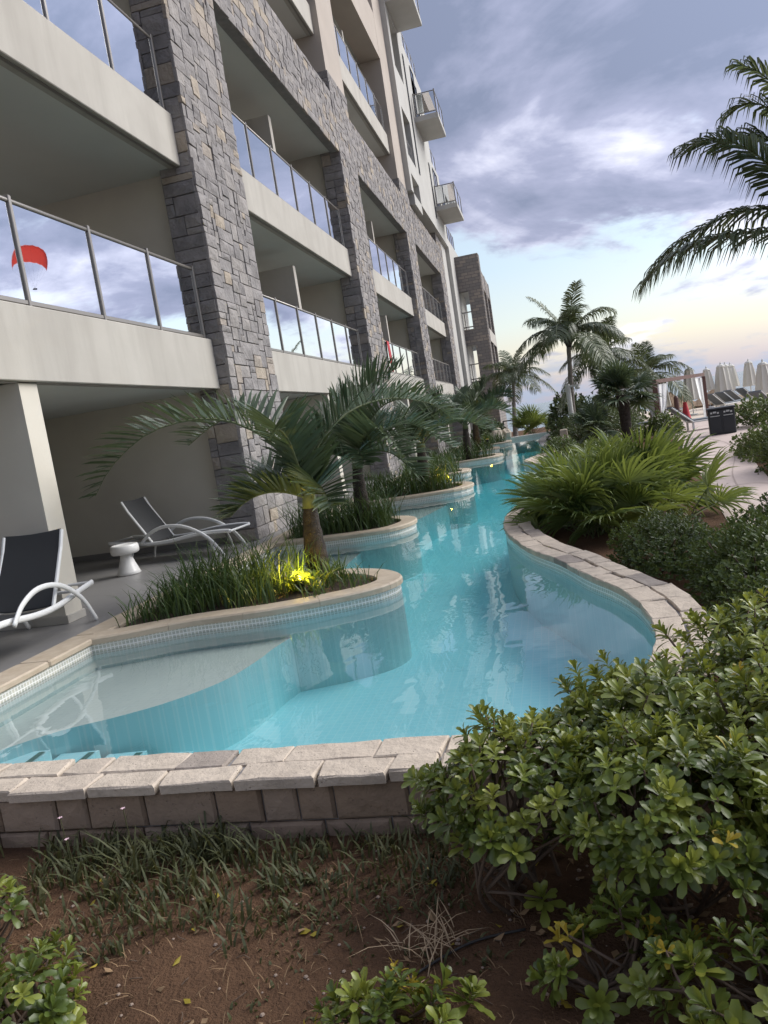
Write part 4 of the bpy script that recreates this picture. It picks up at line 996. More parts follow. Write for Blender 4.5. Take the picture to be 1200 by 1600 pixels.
# ---- coconut palms
COCO = []
for i, (e, dr) in enumerate(((66, 0.50), (50, 0.80), (34, 1.05), (15, 1.2), (-5, 1.15))):
    for v in range(2):
        cv = arc((0, 0, 0), 0, e, 1.0, dr*0.62, bend=0.15*(v-0.5))
        COCO.append(frond_mesh('frond', cv, 62, 0.27, 0.0135, droop=0.75 if e < 60 else 0.45, splay=0.52, lift=0.1, rad=0.011, start=0.14, mats=('leaf_coconut', 'petiole'), seed=300+i*2+v, vee=0.12))
def coconut(label, base, top, L, n_=18, seed=0, r0=0.13, r1=0.085, az0=None, els=None):
    rr = random.Random(seed); t = thing('coconut_palm', label, 'palm', base, 0, 'coconut palms towards the beach')
    d = Vector(top)-Vector(base)
    trunk(t, [(0, 0, -0.05), (d.x*0.25, d.y*0.25, d.z*0.35), (d.x*0.75, d.y*0.75, d.z*0.75), tuple(d)], [r0*1.25, r0, r1*1.1, r1], 'coco_bark', 12, 0.12)
    b = MB(); b.lathe([(r1, -0.35), (r1*2.0, -0.12), (r1*1.9, 0.1), (r1, 0.3)], 10, tuple(d)); b.build('crown_heart', 'palm_fibre', t, smooth=True)
    for k in range(n_):
        f = (k+0.5)/n_; cls = 0 if f < 0.12 else 1 if f < 0.40 else 2 if f < 0.70 else 3 if f < 0.92 else 4
        o = new_obj('frond', COCO[cls*2+rr.randrange(2)], t, tuple(d+Vector((0, 0, 0.12*(1-f)))))
        s_ = L*rr.uniform(0.85, 1.1); o.scale = (s_, s_, s_); o.rotation_euler = (rr.uniform(-0.12, 0.12), rr.uniform(-0.1, 0.1), k*2.399+rr.uniform(-0.25, 0.25)+seed)
    return t
coconut('tall coconut palm standing clear against the evening sky', (0.9, 32.6, -0.3), (1.12, 32.0, 3.8), 3.0, 18, 3)
coconut('smaller coconut palm just behind and right of the tall one', (2.3, 36, -0.3), (2.55, 36, 2.9), 2.6, 16, 5)
coconut('low coconut palm above the timber cabana', (5.0, 40.5, -0.3), (5.0, 40, 2.0), 2.5, 16, 8)
coconut('coconut palm by the seaward corner of the hotel', (-2.0, 45, -0.3), (-1.75, 46, 3.1), 2.7, 18, 12)
t = coconut('large coconut palm whose fronds reach in from the right edge', (3.35, 8.9, -0.3), (2.98, 8.6, 2.6), 2.2, 0, 31)
RP = [[(2.97, 8.6, 2.66), (2.63, 8.55, 2.70), (2.34, 8.5, 2.76), (1.87, 8.45, 2.80), (1.46, 8.4, 2.73), (1.12, 8.4, 2.52)],
      [(2.98, 8.6, 2.70), (2.65, 8.7, 2.93), (2.37, 8.75, 3.03), (2.07, 8.8, 3.05), (1.63, 8.85, 2.92), (1.3, 8.9, 2.72)],
      [(2.98, 8.6, 2.70), (2.66, 8.5, 2.96), (2.4, 8.4, 3.30), (2.19, 8.35, 3.52), (1.91, 8.3, 3.68), (1.60, 8.3, 3.68)],
      [(2.98, 8.6, 2.74), (2.78, 8.7, 3.5), (2.58, 8.75, 3.90), (2.38, 8.8, 4.08), (2.18, 8.8, 4.06)],
      [(2.98, 8.6, 2.74), (2.77, 8.6, 3.56), (2.60, 8.6, 4.00), (2.42, 8.6, 4.28), (2.24, 8.6, 4.40)],
      [(2.98, 8.6, 2.74), (2.74, 8.75, 3.26), (2.57, 8.85, 3.62), (2.38, 8.9, 3.80), (2.10, 8.9, 3.80)]]
c_ = (2.98, 8.6, 2.7)
RP += [arc(c_, a, e, 2.1, d) for a, e, d in ((-30, 40, 1.0), (20, 45, 1.0), (70, 50, 0.9), (-80, 45, 0.9), (-20, 70, 0.4), (50, 15, 1.2), (0, 10, 1.2))]
for i, cv in enumerate(RP):
    cv = [np.array(p)-np.array((3.35, 8.9, -0.3)) for p in cv]
    new_obj('frond', frond_mesh('frond', cv, 72, 0.60, 0.028, droop=0.65, splay=0.60, lift=0.12, rad=0.02, start=0.14, mats=('leaf_coconut', 'petiole'), seed=700+i, vee=0.08), t)

# ---- fan palms
def fan_mesh(seed, nseg=28, spread=210, L=0.58, w=0.026, pet=0.6, m='leaf_fan'):
    r = np.random.default_rng(seed); mb = MB()
    mb.tube([(0, 0, 0), (pet*0.5, 0, 0.015), (pet, 0, 0)], [0.011, 0.009, 0.007], 4, 1); V = []; F = []
    for k in range(nseg):
        a = R(-spread/2 + spread*(k+0.5)/nseg + r.uniform(-2, 2)); l = L*(0.78+0.22*math.cos(a*0.8))*r.uniform(0.9, 1.06)
        d = np.array((math.cos(a), math.sin(a), 0)); n_ = np.array((-math.sin(a), math.cos(a), 0)); z0 = 0.012*(1 if k % 2 else -1)
        p0 = np.array((pet, 0, 0)); b_ = len(V); dr = r.uniform(0.06, 0.28)
        for f, ww in ((0.02, 0.15), (0.35, 0.95), (0.62, 0.85), (0.84, 0.5)):
            c = p0 + d*l*f + np.array((0, 0, 0.10*math.sin(f*2.2)*l - dr*l*f**3)); V += [c-n_*w*ww*0.5+np.array((0, 0, z0*ww)), c+n_*w*ww*0.5-np.array((0, 0, z0*ww))]
        V.append(p0 + d*l*1.0 + np.array((0, 0, 0.06*l-dr*l*1.1)))
        F += [(b_+2*q, b_+2*q+1, b_+2*q+3, b_+2*q+2) for q in range(3)] + [(b_+6, b_+7, b_+8)]
    mb.add(V, F, 0); return mkmesh('fan_leaf', mb.V, mb.F, [m, 'petiole'], mb.M)
FANS = [fan_mesh(s) for s in range(5)]; FANS_D = [fan_mesh(20+s, 30, 300, 0.5, 0.036, 0.45, 'leaf_palm') for s in range(3)]
def fan_clump(label, base, n_, r0, hgt, meshes=FANS, scale=1.0, seed=0, elmin=5, elmax=80):
    rr = random.Random(seed); t = thing('fan_palm', label, 'palm', base, 0, 'fan palms')
    for k in range(n_):
        az = rr.uniform(0, 2*math.pi); el = R(elmin + (elmax-elmin)*rr.random()**0.9); rad = r0*math.sqrt(rr.random())
        o = new_obj('fan_leaf', rr.choice(meshes), t, (rad*math.cos(az), rad*math.sin(az), hgt*rr.random()))
        s_ = scale*rr.uniform(0.75, 1.15); M = Matrix.Rotation(az+rr.uniform(-.5, .5), 4, 'Z') @ Matrix.Rotation(-el, 4, 'Y') @ Matrix.Rotation(rr.uniform(-.7, .7), 4, 'X')
        o.rotation_euler = M.to_euler(); o.scale = (s_, s_, s_)
    return t
fan_clump('big bushy fan palm beside the bend of the stone coping', (0.38, 9.95, -0.3), 60, 0.28, 0.22, seed=1, scale=0.92)
fan_clump('second bushy fan palm behind the first, nearer the path', (1.0, 10.7, -0.3), 50, 0.28, 0.22, seed=2, scale=0.95)
fan_clump('small yellow green fan palm hanging over the path', (1.35, 9.9, -0.3), 16, 0.15, 0.1, seed=3, scale=0.95, elmin=0, elmax=55)
fan_clump('fan palm low over the pool edge behind the big clump', (0.2, 11.7, -0.3), 26, 0.22, 0.2, seed=4, scale=0.9)
t = fan_clump('dark thatch palm with a short trunk near the cabana', (2.35, 26, 1.15), 34, 0.08, 0.25, FANS_D, 1.25, 5, -35, 80)
trunk(t, [(0, 0, -1.5), (0.02, 0, -0.7), (0, 0, 0.15)], [0.16, 0.17, 0.2], 'palm_fibre', 10)
t = fan_clump('low feathery palm with dark stump at the white post', (1.35, 25, 0.3), 26, 0.08, 0.2, FANS_D, 0.95, 6, -30, 80)
trunk(t, [(0, 0, -0.65), (0.02, 0, -0.3), (0, 0, 0.12)], [0.14, 0.14, 0.17], 'palm_fibre', 10)
fan_clump('bright yellow green small palm beyond the end of the pool', (-0.95, 40.5, -0.2), 22, 0.12, 0.2, FANS, 1.3, 7, 20, 85)

# ---- leaf rosettes for the shrubs
def rosette(seed, nl=15, L=0.064, w=0.026):
    r = np.random.default_rng(seed); V = []; F = []
    for k in range(nl):
        f = k/nl; az = k*2.399 + r.uniform(-.25, .25); el = R(70 - 78*f + r.uniform(-8, 8)); l = L*(0.62+0.5*f)*r.uniform(0.85, 1.12); ww = w*(0.7+0.4*f)*r.uniform(0.85, 1.1)
        d = np.array((math.cos(az)*math.cos(el), math.sin(az)*math.cos(el), math.sin(el))); s_ = np.array((-math.sin(az), math.cos(az), 0)); u = np.cross(d, s_)*-1
        p0 = np.array((0, 0, 0.012-0.045*f)); b_ = len(V)
        if u[2] < 0: u = -u
        for q, (t_, wf, cu) in enumerate(((0.0, 0.16, 0), (0.42, 0.62, 0.02), (0.74, 1.0, -0.03), (0.95, 0.55, -0.12))):
            c = p0 + d*l*t_ + u*cu*l
            V += [c - s_*ww*wf*0.5 + u*0.10*ww*wf, c - u*0.05*ww*wf, c + s_*ww*wf*0.5 + u*0.10*ww*wf]
        F += [x for q in range(3) for x in ((b_+3*q, b_+3*q+1, b_+3*q+4, b_+3*q+3), (b_+3*q+1, b_+3*q+2, b_+3*q+5, b_+3*q+4))]
    return V, F
ROS = [rosette(s, random.choice((12, 14, 16))) for s in range(8)]
ROSM = [mkmesh('leaf_rosette', V, F, 'leaf_rosette', smooth=True) for V, F in ROS]
ROSY = [mkmesh('leaf_rosette', *rosette(40+s, 7), 'leaf_yellow', smooth=True) for s in range(2)]
def shrub(label, c, rx, ry, z0, z1, n_, seed, scale=1.0, stems=14, under=0.08, low=0, yellow=0.02, base_z=-0.3):
    rr = random.Random(seed); t = thing('shrub', label, 'shrub', (c[0], c[1], base_z), 0, 'glossy rosette leaved shrubs'); pts = []
    hz = z1-z0
    for k in range(n_):
        az = rr.uniform(0, 6.283); ph = math.asin(rr.uniform(-under, 1)); sh = rr.uniform(0.72, 1.04)
        lump = 1 + 0.16*math.sin(az*3+seed)*math.cos(ph*4+seed*1.7)
        d = Vector((math.cos(az)*math.cos(ph), math.sin(az)*math.cos(ph), math.sin(ph)))
        p = Vector((d.x*rx*sh*lump, d.y*ry*sh*lump, (z0-base_z) + hz*d.z*sh*lump)); pts.append((p, d))
    for k in range(low):
        az = rr.uniform(0, 6.283); r_ = rr.uniform(0.3, 0.95); pts.append((Vector((math.cos(az)*rx*r_, math.sin(az)*ry*r_, rr.uniform(0.05, max(0.08, z0-base_z)))), Vector((math.cos(az)*0.8, math.sin(az)*0.8, 0.7))))
    for p, d in pts:
        o = new_obj('leaf_rosette', rr.choice(ROSY if rr.random() < yellow else ROSM), t, p)
        ax = Vector((d.x*0.7+rr.uniform(-.3, .3), d.y*0.7+rr.uniform(-.3, .3), max(d.z, 0)*0.8+0.55)).normalized()
        o.rotation_euler = (ax.to_track_quat('Z', 'Y') @ Matrix.Rotation(rr.uniform(0, 6.28), 3, 'Z').to_quaternion()).to_euler(); s_ = scale*rr.uniform(0.72, 1.3); o.scale = (s_, s_, s_*rr.uniform(0.85, 1.25))
    for k in range(stems):
        b = MB(); base = Vector((rr.uniform(-.35, .35)*rx, rr.uniform(-.35, .35)*ry, -0.02))
        tg = rr.sample(pts, min(4, len(pts)))
        mid = base.lerp(tg[0][0], 0.5) + Vector((rr.uniform(-.05, .05), rr.uniform(-.05, .05), -0.03))
        for j, (p, d) in enumerate(tg):
            st = mid if j else base
            ctl = st.lerp(p, 0.5) + Vector((rr.uniform(-.04, .04), rr.uniform(-.04, .04), rr.uniform(-.04, .02)))
            cv = catmull([tuple(st), tuple(mid if not j else ctl), tuple(p)], 4); m_ = len(cv)
            b.tube([tuple(q) for q in cv], [(0.009 if not j else 0.006)*(1-0.5*i/m_) for i in range(m_)], 5)
        b.build('stem', 'twig', t, smooth=True)
    return t
shrub('shrub at the left end of the foreground hedge, leaning on the stone wall', (-0.30, 2.66), 0.36, 0.38, 0.06, 0.31, 150, 1, low=8)
shrub('shrub in the middle front of the foreground hedge', (0.18, 2.48), 0.36, 0.36, 0.08, 0.35, 190, 2, low=8)
shrub('shrub of the foreground hedge behind its middle front', (0.22, 3.02), 0.40, 0.40, 0.05, 0.40, 200, 3)
shrub('shrub of the foreground hedge against the bend of the coping', (0.72, 3.45), 0.42, 0.42, 0.05, 0.44, 200, 4)
shrub('shrub of the foreground hedge at the right edge, tallest there', (0.75, 2.72), 0.45, 0.42, 0.05, 0.46, 220, 5, low=4)
shrub('shrub on the right of the foreground hedge, nearest the viewer', (0.74, 2.22), 0.32, 0.30, 0.04, 0.30, 130, 6, low=34, yellow=0.05)
shrub('shrub of the hedge outside the coping bend, far right', (1.18, 3.9), 0.45, 0.5, 0.05, 0.46, 150, 7)
shrub('sparse shrub with bare stems in the bottom right corner', (0.38, 1.95), 0.32, 0.26, -0.16, 0.03, 56, 8, stems=12, yellow=0.12)
shrub('sparse low rosettes in the shade under the front of the hedge', (-0.02, 2.12), 0.22, 0.16, -0.22, -0.04, 24, 12, stems=7, yellow=0.1)
shrub('low yellowing shrub at the bottom middle of the garden bed', (-0.66, 1.90), 0.26, 0.19, -0.24, -0.10, 48, 9, stems=5, yellow=0.10)
shrub('low shrub cut off by the bottom left corner', (-1.90, 1.92), 0.20, 0.22, -0.24, -0.03, 54, 10, stems=5)
shrub('tiny shrub at the left edge of the garden bed', (-2.30, 2.34), 0.10, 0.12, -0.2, -0.04, 12, 11, stems=3)
def hedge(label, c, rx, ry, z0, z1, n_, seed, m='leaf_hedge', scale=1.0, cat='hedge', group='clipped hedges beside the path', wood=True, base_z=-0.3, name='hedge'):
    """a bush whose leaves are too small to single out"""
    r = np.random.default_rng(seed); rr = random.Random(seed); t = thing(name, label, cat, (c[0], c[1], base_z), 0, group)
    VV = []; FF = []; off = 0
    for k in range(n_):
        az = r.uniform(0, 6.283); ph = math.asin(r.uniform(-0.25, 1)); sh = r.uniform(0.55, 1.05)*(1+0.15*math.sin(az*4+seed)*math.cos(ph*5+seed))
        d = Vector((math.cos(az)*math.cos(ph), math.sin(az)*math.cos(ph), math.sin(ph)))
        p = Vector((d.x*rx*sh, d.y*ry*sh, z0-base_z+(z1-z0)*d.z*sh))
        ax = Vector((d.x+r.uniform(-.5, .5), d.y+r.uniform(-.5, .5), abs(d.z)+0.4)).normalized(); q = ax.to_track_quat('Z', 'Y').to_matrix(); s_ = scale*r.uniform(0.7, 1.3)
        V, F = ROS[int(r.integers(0, 8))]; V = np.array(V)[:6*12] if len(V) > 72 else np.array(V); A = (V*s_) @ np.array(q).T + np.array(p)
        nf = len(V)//12*6; VV.append(A); FF += [tuple(i+off for i in f) for f in F[:nf]]; off += len(V)
    me_ = mkmesh('foliage', np.concatenate(VV), FF, m, smooth=True); new_obj('foliage', me_, t, kind='stuff')
    if wood:
        b = MB()
        for k in range(8):
            a = rr.uniform(0, 6.28); p0 = (rr.uniform(-.3, .3)*rx, rr.uniform(-.3, .3)*ry, -0.03); p1 = (math.cos(a)*rx*0.7, math.sin(a)*ry*0.7, (z1-base_z)*0.75)
            b.tube([p0, tuple(Vector(p0).lerp(Vector(p1), 0.5)+Vector((0, 0, -0.03))), p1], [0.013, 0.010, 0.005], 5)
        b.build('stem', 'twig', t)
    return t
hedge('open twiggy hedge between the fan palms and the coping', (0.92, 7.7), 0.50, 0.85, -0.18, 0.20, 1900, 1, scale=0.85)
hedge('dense dark hedge right of the coping bend', (1.45, 6.2), 0.56, 0.85, -0.18, 0.32, 2100, 2, scale=0.95)
hedge('hedge close behind the coping at the right edge', (1.42, 4.95), 0.5, 0.6, -0.18, 0.28, 1300, 3, scale=0.95)
hedge('hedge at the right edge along the path', (2.0, 7.5), 0.48, 0.8, -0.18, 0.27, 1400, 4, scale=0.95)
hedge('tall leafy bush at the right edge beside the path', (3.95, 13.8), 0.6, 1.3, -0.22, 0.70, 1300, 5, scale=1.3)
hedge('low hedge along the right border of the path', (4.15, 16.6), 0.55, 1.7, -0.24, 0.25, 1300, 25, scale=1.3)
hedge('round bush at the right edge behind the bin', (6.3, 20.5), 1.3, 1.6, -0.2, 0.62, 700, 6, scale=2.0)
hedge('low hedge right beside the dark bin', (6.3, 26.0), 0.85, 1.0, -0.1, 0.55, 600, 7, scale=2.2)
hedge('round bush at the corner of the path before the cabana', (3.55, 26.6), 0.62, 0.7, -0.1, 0.5, 500, 8, scale=2.0)
hedge('low green bush under the white lamp post', (0.95, 30.0), 1.1, 1.6, -0.1, 0.75, 700, 9, 'leaf_shrub', 2.4)
hedge('dark leafy bush with large leaves behind the pool end', (0.95, 38.8), 0.9, 1.0, 0.2, 1.7, 420, 10, 'leaf_shrub', 4.5)
hedge('broad dark bush below the small coconut palms', (2.4, 35), 1.6, 1.4, 0.0, 1.6, 600, 11, 'leaf_shrub', 3.5)
hedge('grey green bush in front of the cabana curtains', (2.2, 28.6), 1.0, 1.2, -0.1, 0.9, 600, 12, 'leaf_shrub', 2.2)
hedge('small bush over the coping far along the bank', (0.2, 23.0), 0.55, 0.8, -0.1, 0.35, 400, 13, 'leaf_hedge', 1.8)
hedge('bush filling the bank between the fan palms and the far coping', (0.75, 15.0), 0.8, 2.6, -0.1, 0.35, 900, 14, 'leaf_hedge', 1.6)
hedge('low shrub filling the bank behind the big fan palms', (1.1, 20.0), 0.9, 2.4, -0.1, 0.3, 700, 15, 'leaf_hedge', 1.8)
hedge('dark bush at the sea end of the planters', (-3.2, 40.5), 1.0, 1.4, 0.0, 0.9, 400, 16, 'leaf_shrub', 3.5)
# branch tips of a sea-grape tree entering at the right edge
t = hedge('leafy tree top poking in at the right edge over the umbrellas', (4.62, 14.6), 0.55, 0.7, 0.75, 1.62, 420, 18, 'leaf_shrub', 1.7, 'tree', 'trees', False, -0.3, 'tree')
trunk(t, [(0, 0, -0.05), (0.03, 0, 0.6), (0, 0, 1.3)], [0.07, 0.055, 0.03], 'bark', 8)

# ---- ground cover and litter in the foreground bed
def cover(pts, label, name, hmin, hmax, w, m, lean, per, seed, spread=0.04, cat='ground cover'):
    o = new_obj(name, blades(name, pts, hmin, hmax, w, m, lean, per, seed, spread), kind='stuff'); return tag(o, label, cat)
pts = []
for _ in range(420):
    x = random.uniform(-3.6, -0.4); y = 3.02 - abs(random.gauss(0, 0.42)); s_ = random.uniform(0.45, 1.1)*(1.0 if x < -1.3 else 0.6)
    if math.sin(x*5.3)+math.sin(x*2.1+y*4) < -0.9: continue
    pts.append((x, y, -0.305, s_*max(0.3, 1-(3.02-y)*0.8)))
cover(pts, 'low narrow leaved ground cover growing along the foot of the stone wall', 'ground_cover', 0.08, 0.22, 0.011, 'leaf_ground', 0.8, 9, 5)
pts = [(random.uniform(-2.6, 0.3), random.uniform(1.6, 2.9), -0.305, random.uniform(0.3, 1)) for _ in range(260)]
cover(pts, 'thin dry grass scattered over the brown soil', 'dry_grass', 0.02, 0.07, 0.003, 'dry_straw', 1.6, 4, 6, 0.06, 'grass')
pts = [(random.gauss(-0.62, 0.06), random.gauss(2.32, 0.05), -0.30, random.uniform(0.4, 0.7)) for _ in range(7)]
cover(pts, 'tuft of dead straw coloured grass under the hedge', 'straw_tuft', 0.10, 0.2, 0.005, 'straw', 1.6, 7, 7, 0.03, 'grass')
b = MB()
for _ in range(260):
    x, y, s_ = random.uniform(-2.6, 0.6), random.uniform(1.4, 2.95), random.uniform(0.003, 0.010)
    b.lathe([(s_*0.6, 0), (s_, s_*0.5), (s_*0.5, s_*0.95)], 5, (x, y, -0.301))
o = b.build('gravel', 'pebble', kind='stuff'); tag(o, 'small pale pebbles strewn on the soil', 'gravel')
b = MB()
for _ in range(150):
    x, y, a, L = random.uniform(-2.4, 0.7), random.uniform(1.4, 2.9), random.uniform(0, 6.28), random.uniform(0.03, 0.10)
    b.tube([(x, y, -0.296), (x+L*0.5*math.cos(a), y+L*0.5*math.sin(a), -0.290), (x+L*math.cos(a+0.3), y+L*math.sin(a+0.3), -0.296)], 0.0016, 4)
o = b.build('twig_litter', 'twig', kind='stuff'); tag(o, 'thin fallen twigs lying on the soil', 'twigs')
V = []; F = []; MI = []
for _ in range(230):
    x, y = (random.gauss(0.1, 0.5), random.gauss(2.2, 0.3)) if random.random() < 0.7 else (random.uniform(-2.4, 0.6), random.uniform(1.5, 2.95))
    a, L, w = random.uniform(0, 6.28), random.uniform(0.02, 0.05), random.uniform(0.008, 0.016); dx, dy = math.cos(a), math.sin(a); b_ = len(V); h1, h2 = random.uniform(-.293, -.282), random.uniform(-.293, -.275)
    V += [(x, y, -0.294), (x+dx*L*0.55-dy*w, y+dy*L*0.55+dx*w, h1), (x+dx*L, y+dy*L, h2), (x+dx*L*0.55+dy*w, y+dy*L*0.55-dx*w, h1-0.004)]; F.append((b_, b_+1, b_+2, b_+3)); MI.append(0 if random.random() < 0.3 else 1)
o = new_obj('fallen_leaves', mkmesh('fallen_leaves', V, F, ['leaf_yellow', 'dry_straw'], MI), kind='stuff'); tag(o, 'dry yellow and brown leaves fallen on the soil under the hedge', 'leaves')
cv = catmull([(-1.02, 1.55, -0.293), (-0.88, 1.85, -0.29), (-0.72, 2.12, -0.293), (-0.5, 2.34, -0.29), (-0.3, 2.42, -0.29)], 6)
b = MB(); b.tube([tuple(p) for p in cv], 0.0045, 8); tag(b.build('irrigation_hose', 'hose_black', smooth=True), 'thin dark irrigation hose lying across the bare soil', 'hose')
for i, (x, y, z) in enumerate(((-2.36, 2.86, -0.05), (-2.05, 2.88, -0.03), (-2.30, 2.80, -0.12))):
    t = thing('flower', ('pale pink flower left of the others by the wall', 'white pink flower right of the others by the wall', 'lowest small flower by the wall')[i], 'flower', (x, y, -0.3), 0, 'small flowers by the stone wall')
    b = MB(); b.tube([(0, 0, 0), (0.004, 0, (z+0.3)*0.5), (0, 0, z+0.3)], 0.0018, 4); b.build('stem', 'leaf_ground', t)
    for k in range(5):
        a = k*1.2566; V = [(0, 0, 0), (0.007*math.cos(a-.5), 0.007*math.sin(a-.5), 0.004), (0.013*math.cos(a), 0.013*math.sin(a), 0.003), (0.007*math.cos(a+.5), 0.007*math.sin(a+.5), 0.004)]
        new_obj('petal', mkmesh('petal', V, [(0, 1, 2, 3)], 'petal'), t, (0, 0, z+0.3))

# ================================================================== beach side
def closed_umbrella(label, x, y, h, top, bot, r=0.30, seed=0):
    t = thing('beach_umbrella', label, 'umbrella', (x, y, -0.29), 0, 'closed cream beach umbrellas'); rr = random.Random(seed)
    b = MB(); b.tube([(0, 0, 0), (0, 0, h)], 0.025, 8); b.build('pole', 'post_white', t, smooth=True)
    b = MB(); b.lathe([(0.22, 0), (0.22, 0.06), (0.04, 0.09)], 14); b.build('base', 'post_white', t)
    V = []; F = []; n_ = 24; H = top-bot; ph = rr.uniform(0, 1)
    prof_ = [(0.03, 1.0), (0.42, 0.955), (0.58, 0.90), (0.52, 0.86), (0.66, 0.70), (0.80, 0.45), (0.92, 0.2), (1.0, 0.03), (0.96, 0.0)]
    for (rad, f) in prof_:
        for k in range(n_):
            a = 2*math.pi*k/n_; rr_ = r*rad*(1 + (0.16 if k % 3 == 0 else -0.07)*(0.3 if f > 0.86 else 1)); V.append((rr_*math.cos(a+ph), rr_*math.sin(a+ph), bot+H*f+0.29))
    for i in range(len(prof_)-1):
        for k in range(n_): j = (k+1) % n_; F.append((i*n_+k, (i+1)*n_+k, (i+1)*n_+j, i*n_+j))
    b = MB(); b.add(V, F); cn = b.build('folded_canopy', 'umbrella_canvas', t)
    b = MB(); b.lathe([(0.03, h-0.02), (0.045, h+0.03), (0.01, h+0.10)], 8); b.build('finial', 'post_white', t)
    return t
for i, (lab, x, y, top, bot, r) in enumerate((
    ('closed cream umbrella in front of the timber cabana', 6.8, 39.9, 2.02, 0.46, 0.36), ('closed cream umbrella behind the left side of the cabana', 5.6, 40.6, 1.84, 0.3, 0.30),
    ('closed cream umbrella just right of the cabana post', 8.75, 46, 1.92, 0.70, 0.33), ('leftmost closed umbrella of the tight pair over the bin', 9.5, 46, 2.02, 0.45, 0.42),
    ('wide closed umbrella in the middle of the tight pair over the bin', 9.85, 46.6, 2.0, 0.45, 0.40), ('closed umbrella at the right of the tight group over the bin', 10.2, 47, 1.95, 0.66, 0.36),
    ('closed umbrella standing alone against the sea', 10.92, 46, 1.96, 0.58, 0.35), ('large closed umbrella at the right edge', 9.1, 36, 1.72, 0.36, 0.36), ('closed umbrella at the far left behind the palms', 3.9, 38.5, 1.1, -0.05, 0.30))):
    closed_umbrella(lab, x, y, top+0.30, top, bot, r, i)
# timber cabana with curtains
t = thing('cabana', 'dark red timber cabana frame with white tied curtains', 'cabana', (0, 0, -0.29))
cb = [(4.02, 31.0), (6.68, 36.0), (5.1, 38.2), (2.9, 33.6)]
for (x, y) in cb:
    b = MB(); b.bbox(x-0.085, x+0.085, y-0.085, y+0.085, 0, 1.78, 0.01); b.build('post', 'brown_timber', t)
for i in range(4):
    p, q = Vector(cb[i]), Vector(cb[(i+1) % 4]); b = MB(); b.tube([(p.x, p.y, 1.86), (q.x, q.y, 1.86)], 0.10, 4); b.build('beam', 'brown_timber', t)
def curtain(x, y, dx, dy, wtop, wbot):
    V = []; F = []; n_ = 12
    for f in np.linspace(0, 1, 7):
        w = wtop*(1-f)+wbot*f if f < 0.6 else wbot*(1+0.3*(f-0.6)); w = max(w, wbot)
        for k in range(n_): u = k/(n_-1); V.append((x+dx*u*w+0.03*math.sin(k*2.6), y+dy*u*w+0.05*math.cos(k*2.6), 1.74-1.72*f))
    for i in range(6):
        for k in range(n_-1): a = i*n_+k; F.append((a, a+1, a+n_+1, a+n_))
    b = MB(); b.add(V, F); b.build('curtain', 'curtain_cloth', t, smooth=True)
for (x, y, dx, dy, a, c) in ((4.14, 31.2, 0.47, 0.88, 1.1, 0.25), (6.6, 35.8, -0.47, -0.88, 0.9, 0.25), (3.95, 31.15, -0.4, 0.92, 0.7, 0.25), (5.2, 38.1, 0.4, -0.5, 0.5, 0.3), (3.0, 33.5, 0.3, -0.6, 0.6, 0.3)): curtain(x, y, dx, dy, a, c)
# double bin with printed top panels
t = thing('waste_bin', 'dark double waste bin standing at the end of the path', 'bin', (4.95, 24.6, -0.294), R(-8))
b = MB(); b.bbox(-0.36, 0.36, -0.24, 0.24, 0.0, 0.74, 0.02); b.build('bin_body', 'black_plastic', t)
b = MB(); b.bbox(-0.39, 0.39, -0.27, 0.27, 0.741, 0.80, 0.015); b.build('bin_lid', 'black_plastic', t)
for s in (-1, 1):
    b = MB(); b.bbox(s*0.18-0.155, s*0.18+0.155, -0.258, -0.241, 0.05, 0.50, 0.005); b.build('bin_door', 'black_plastic', t)
    b = MB(); b.box(s*0.18-0.13, s*0.18+0.13, -0.247, -0.2405, 0.545, 0.565); b.build('label_strip', 'white_print', t)
    for k, (a, w, z) in enumerate(((-0.12, 0.05, 0.63), (-0.05, 0.09, 0.645), (0.06, 0.05, 0.62))):
        b = MB(); b.box(s*0.18+a, s*0.18+a+w, -0.247, -0.2405, z, z+0.05); b.build('label_mark', 'white_print', t)
# palapa roofs seen over the loungers
def palapa(label, x, y, r, apex, eave):
    t = thing('palapa', label, 'thatched shade', (x, y, -0.29), 0, 'thatched shades on the beach'); V = []; F = []; n_ = 28
    for rad, f in ((0.06, 1.0), (0.3, 0.74), (0.62, 0.36), (1.0, 0.0), (0.97, -0.10), (0.7, 0.2)):
        for k in range(n_): a = 2*math.pi*k/n_; j = 1+0.05*math.sin(k*7.3+rad*9); V.append((r*rad*j*math.cos(a), r*rad*j*math.sin(a), 0.29+eave+(apex-eave)*f+0.03*math.sin(k*5.1)))
    for i in range(5):
        for k in range(n_): j = (k+1) % n_; F.append((i*n_+k, (i+1)*n_+k, (i+1)*n_+j, i*n_+j))
    F.append(tuple(range(n_)))
    b = MB(); b.add(V, F); b.build('thatch_roof', 'thatch', t)
    b = MB(); b.tube([(0, 0, -1.5), (0, 0, eave+0.5)], 0.07, 8); b.build('post', 'brown_timber', t)
palapa('brown thatched roof seen through the cabana frame', 6.5, 44.5, 1.0, 0.92, -0.05)
palapa('brown thatched roof below the group of umbrellas', 9.95, 50, 1.7, 0.72, -0.15)
palapa('brown thatched roof right of the cabana post', 8.0, 50, 1.1, 0.55, -0.2)
palapa('small thatched roof seen between the palm trunks', 2.35, 46, 0.8, 0.55, 0.0)
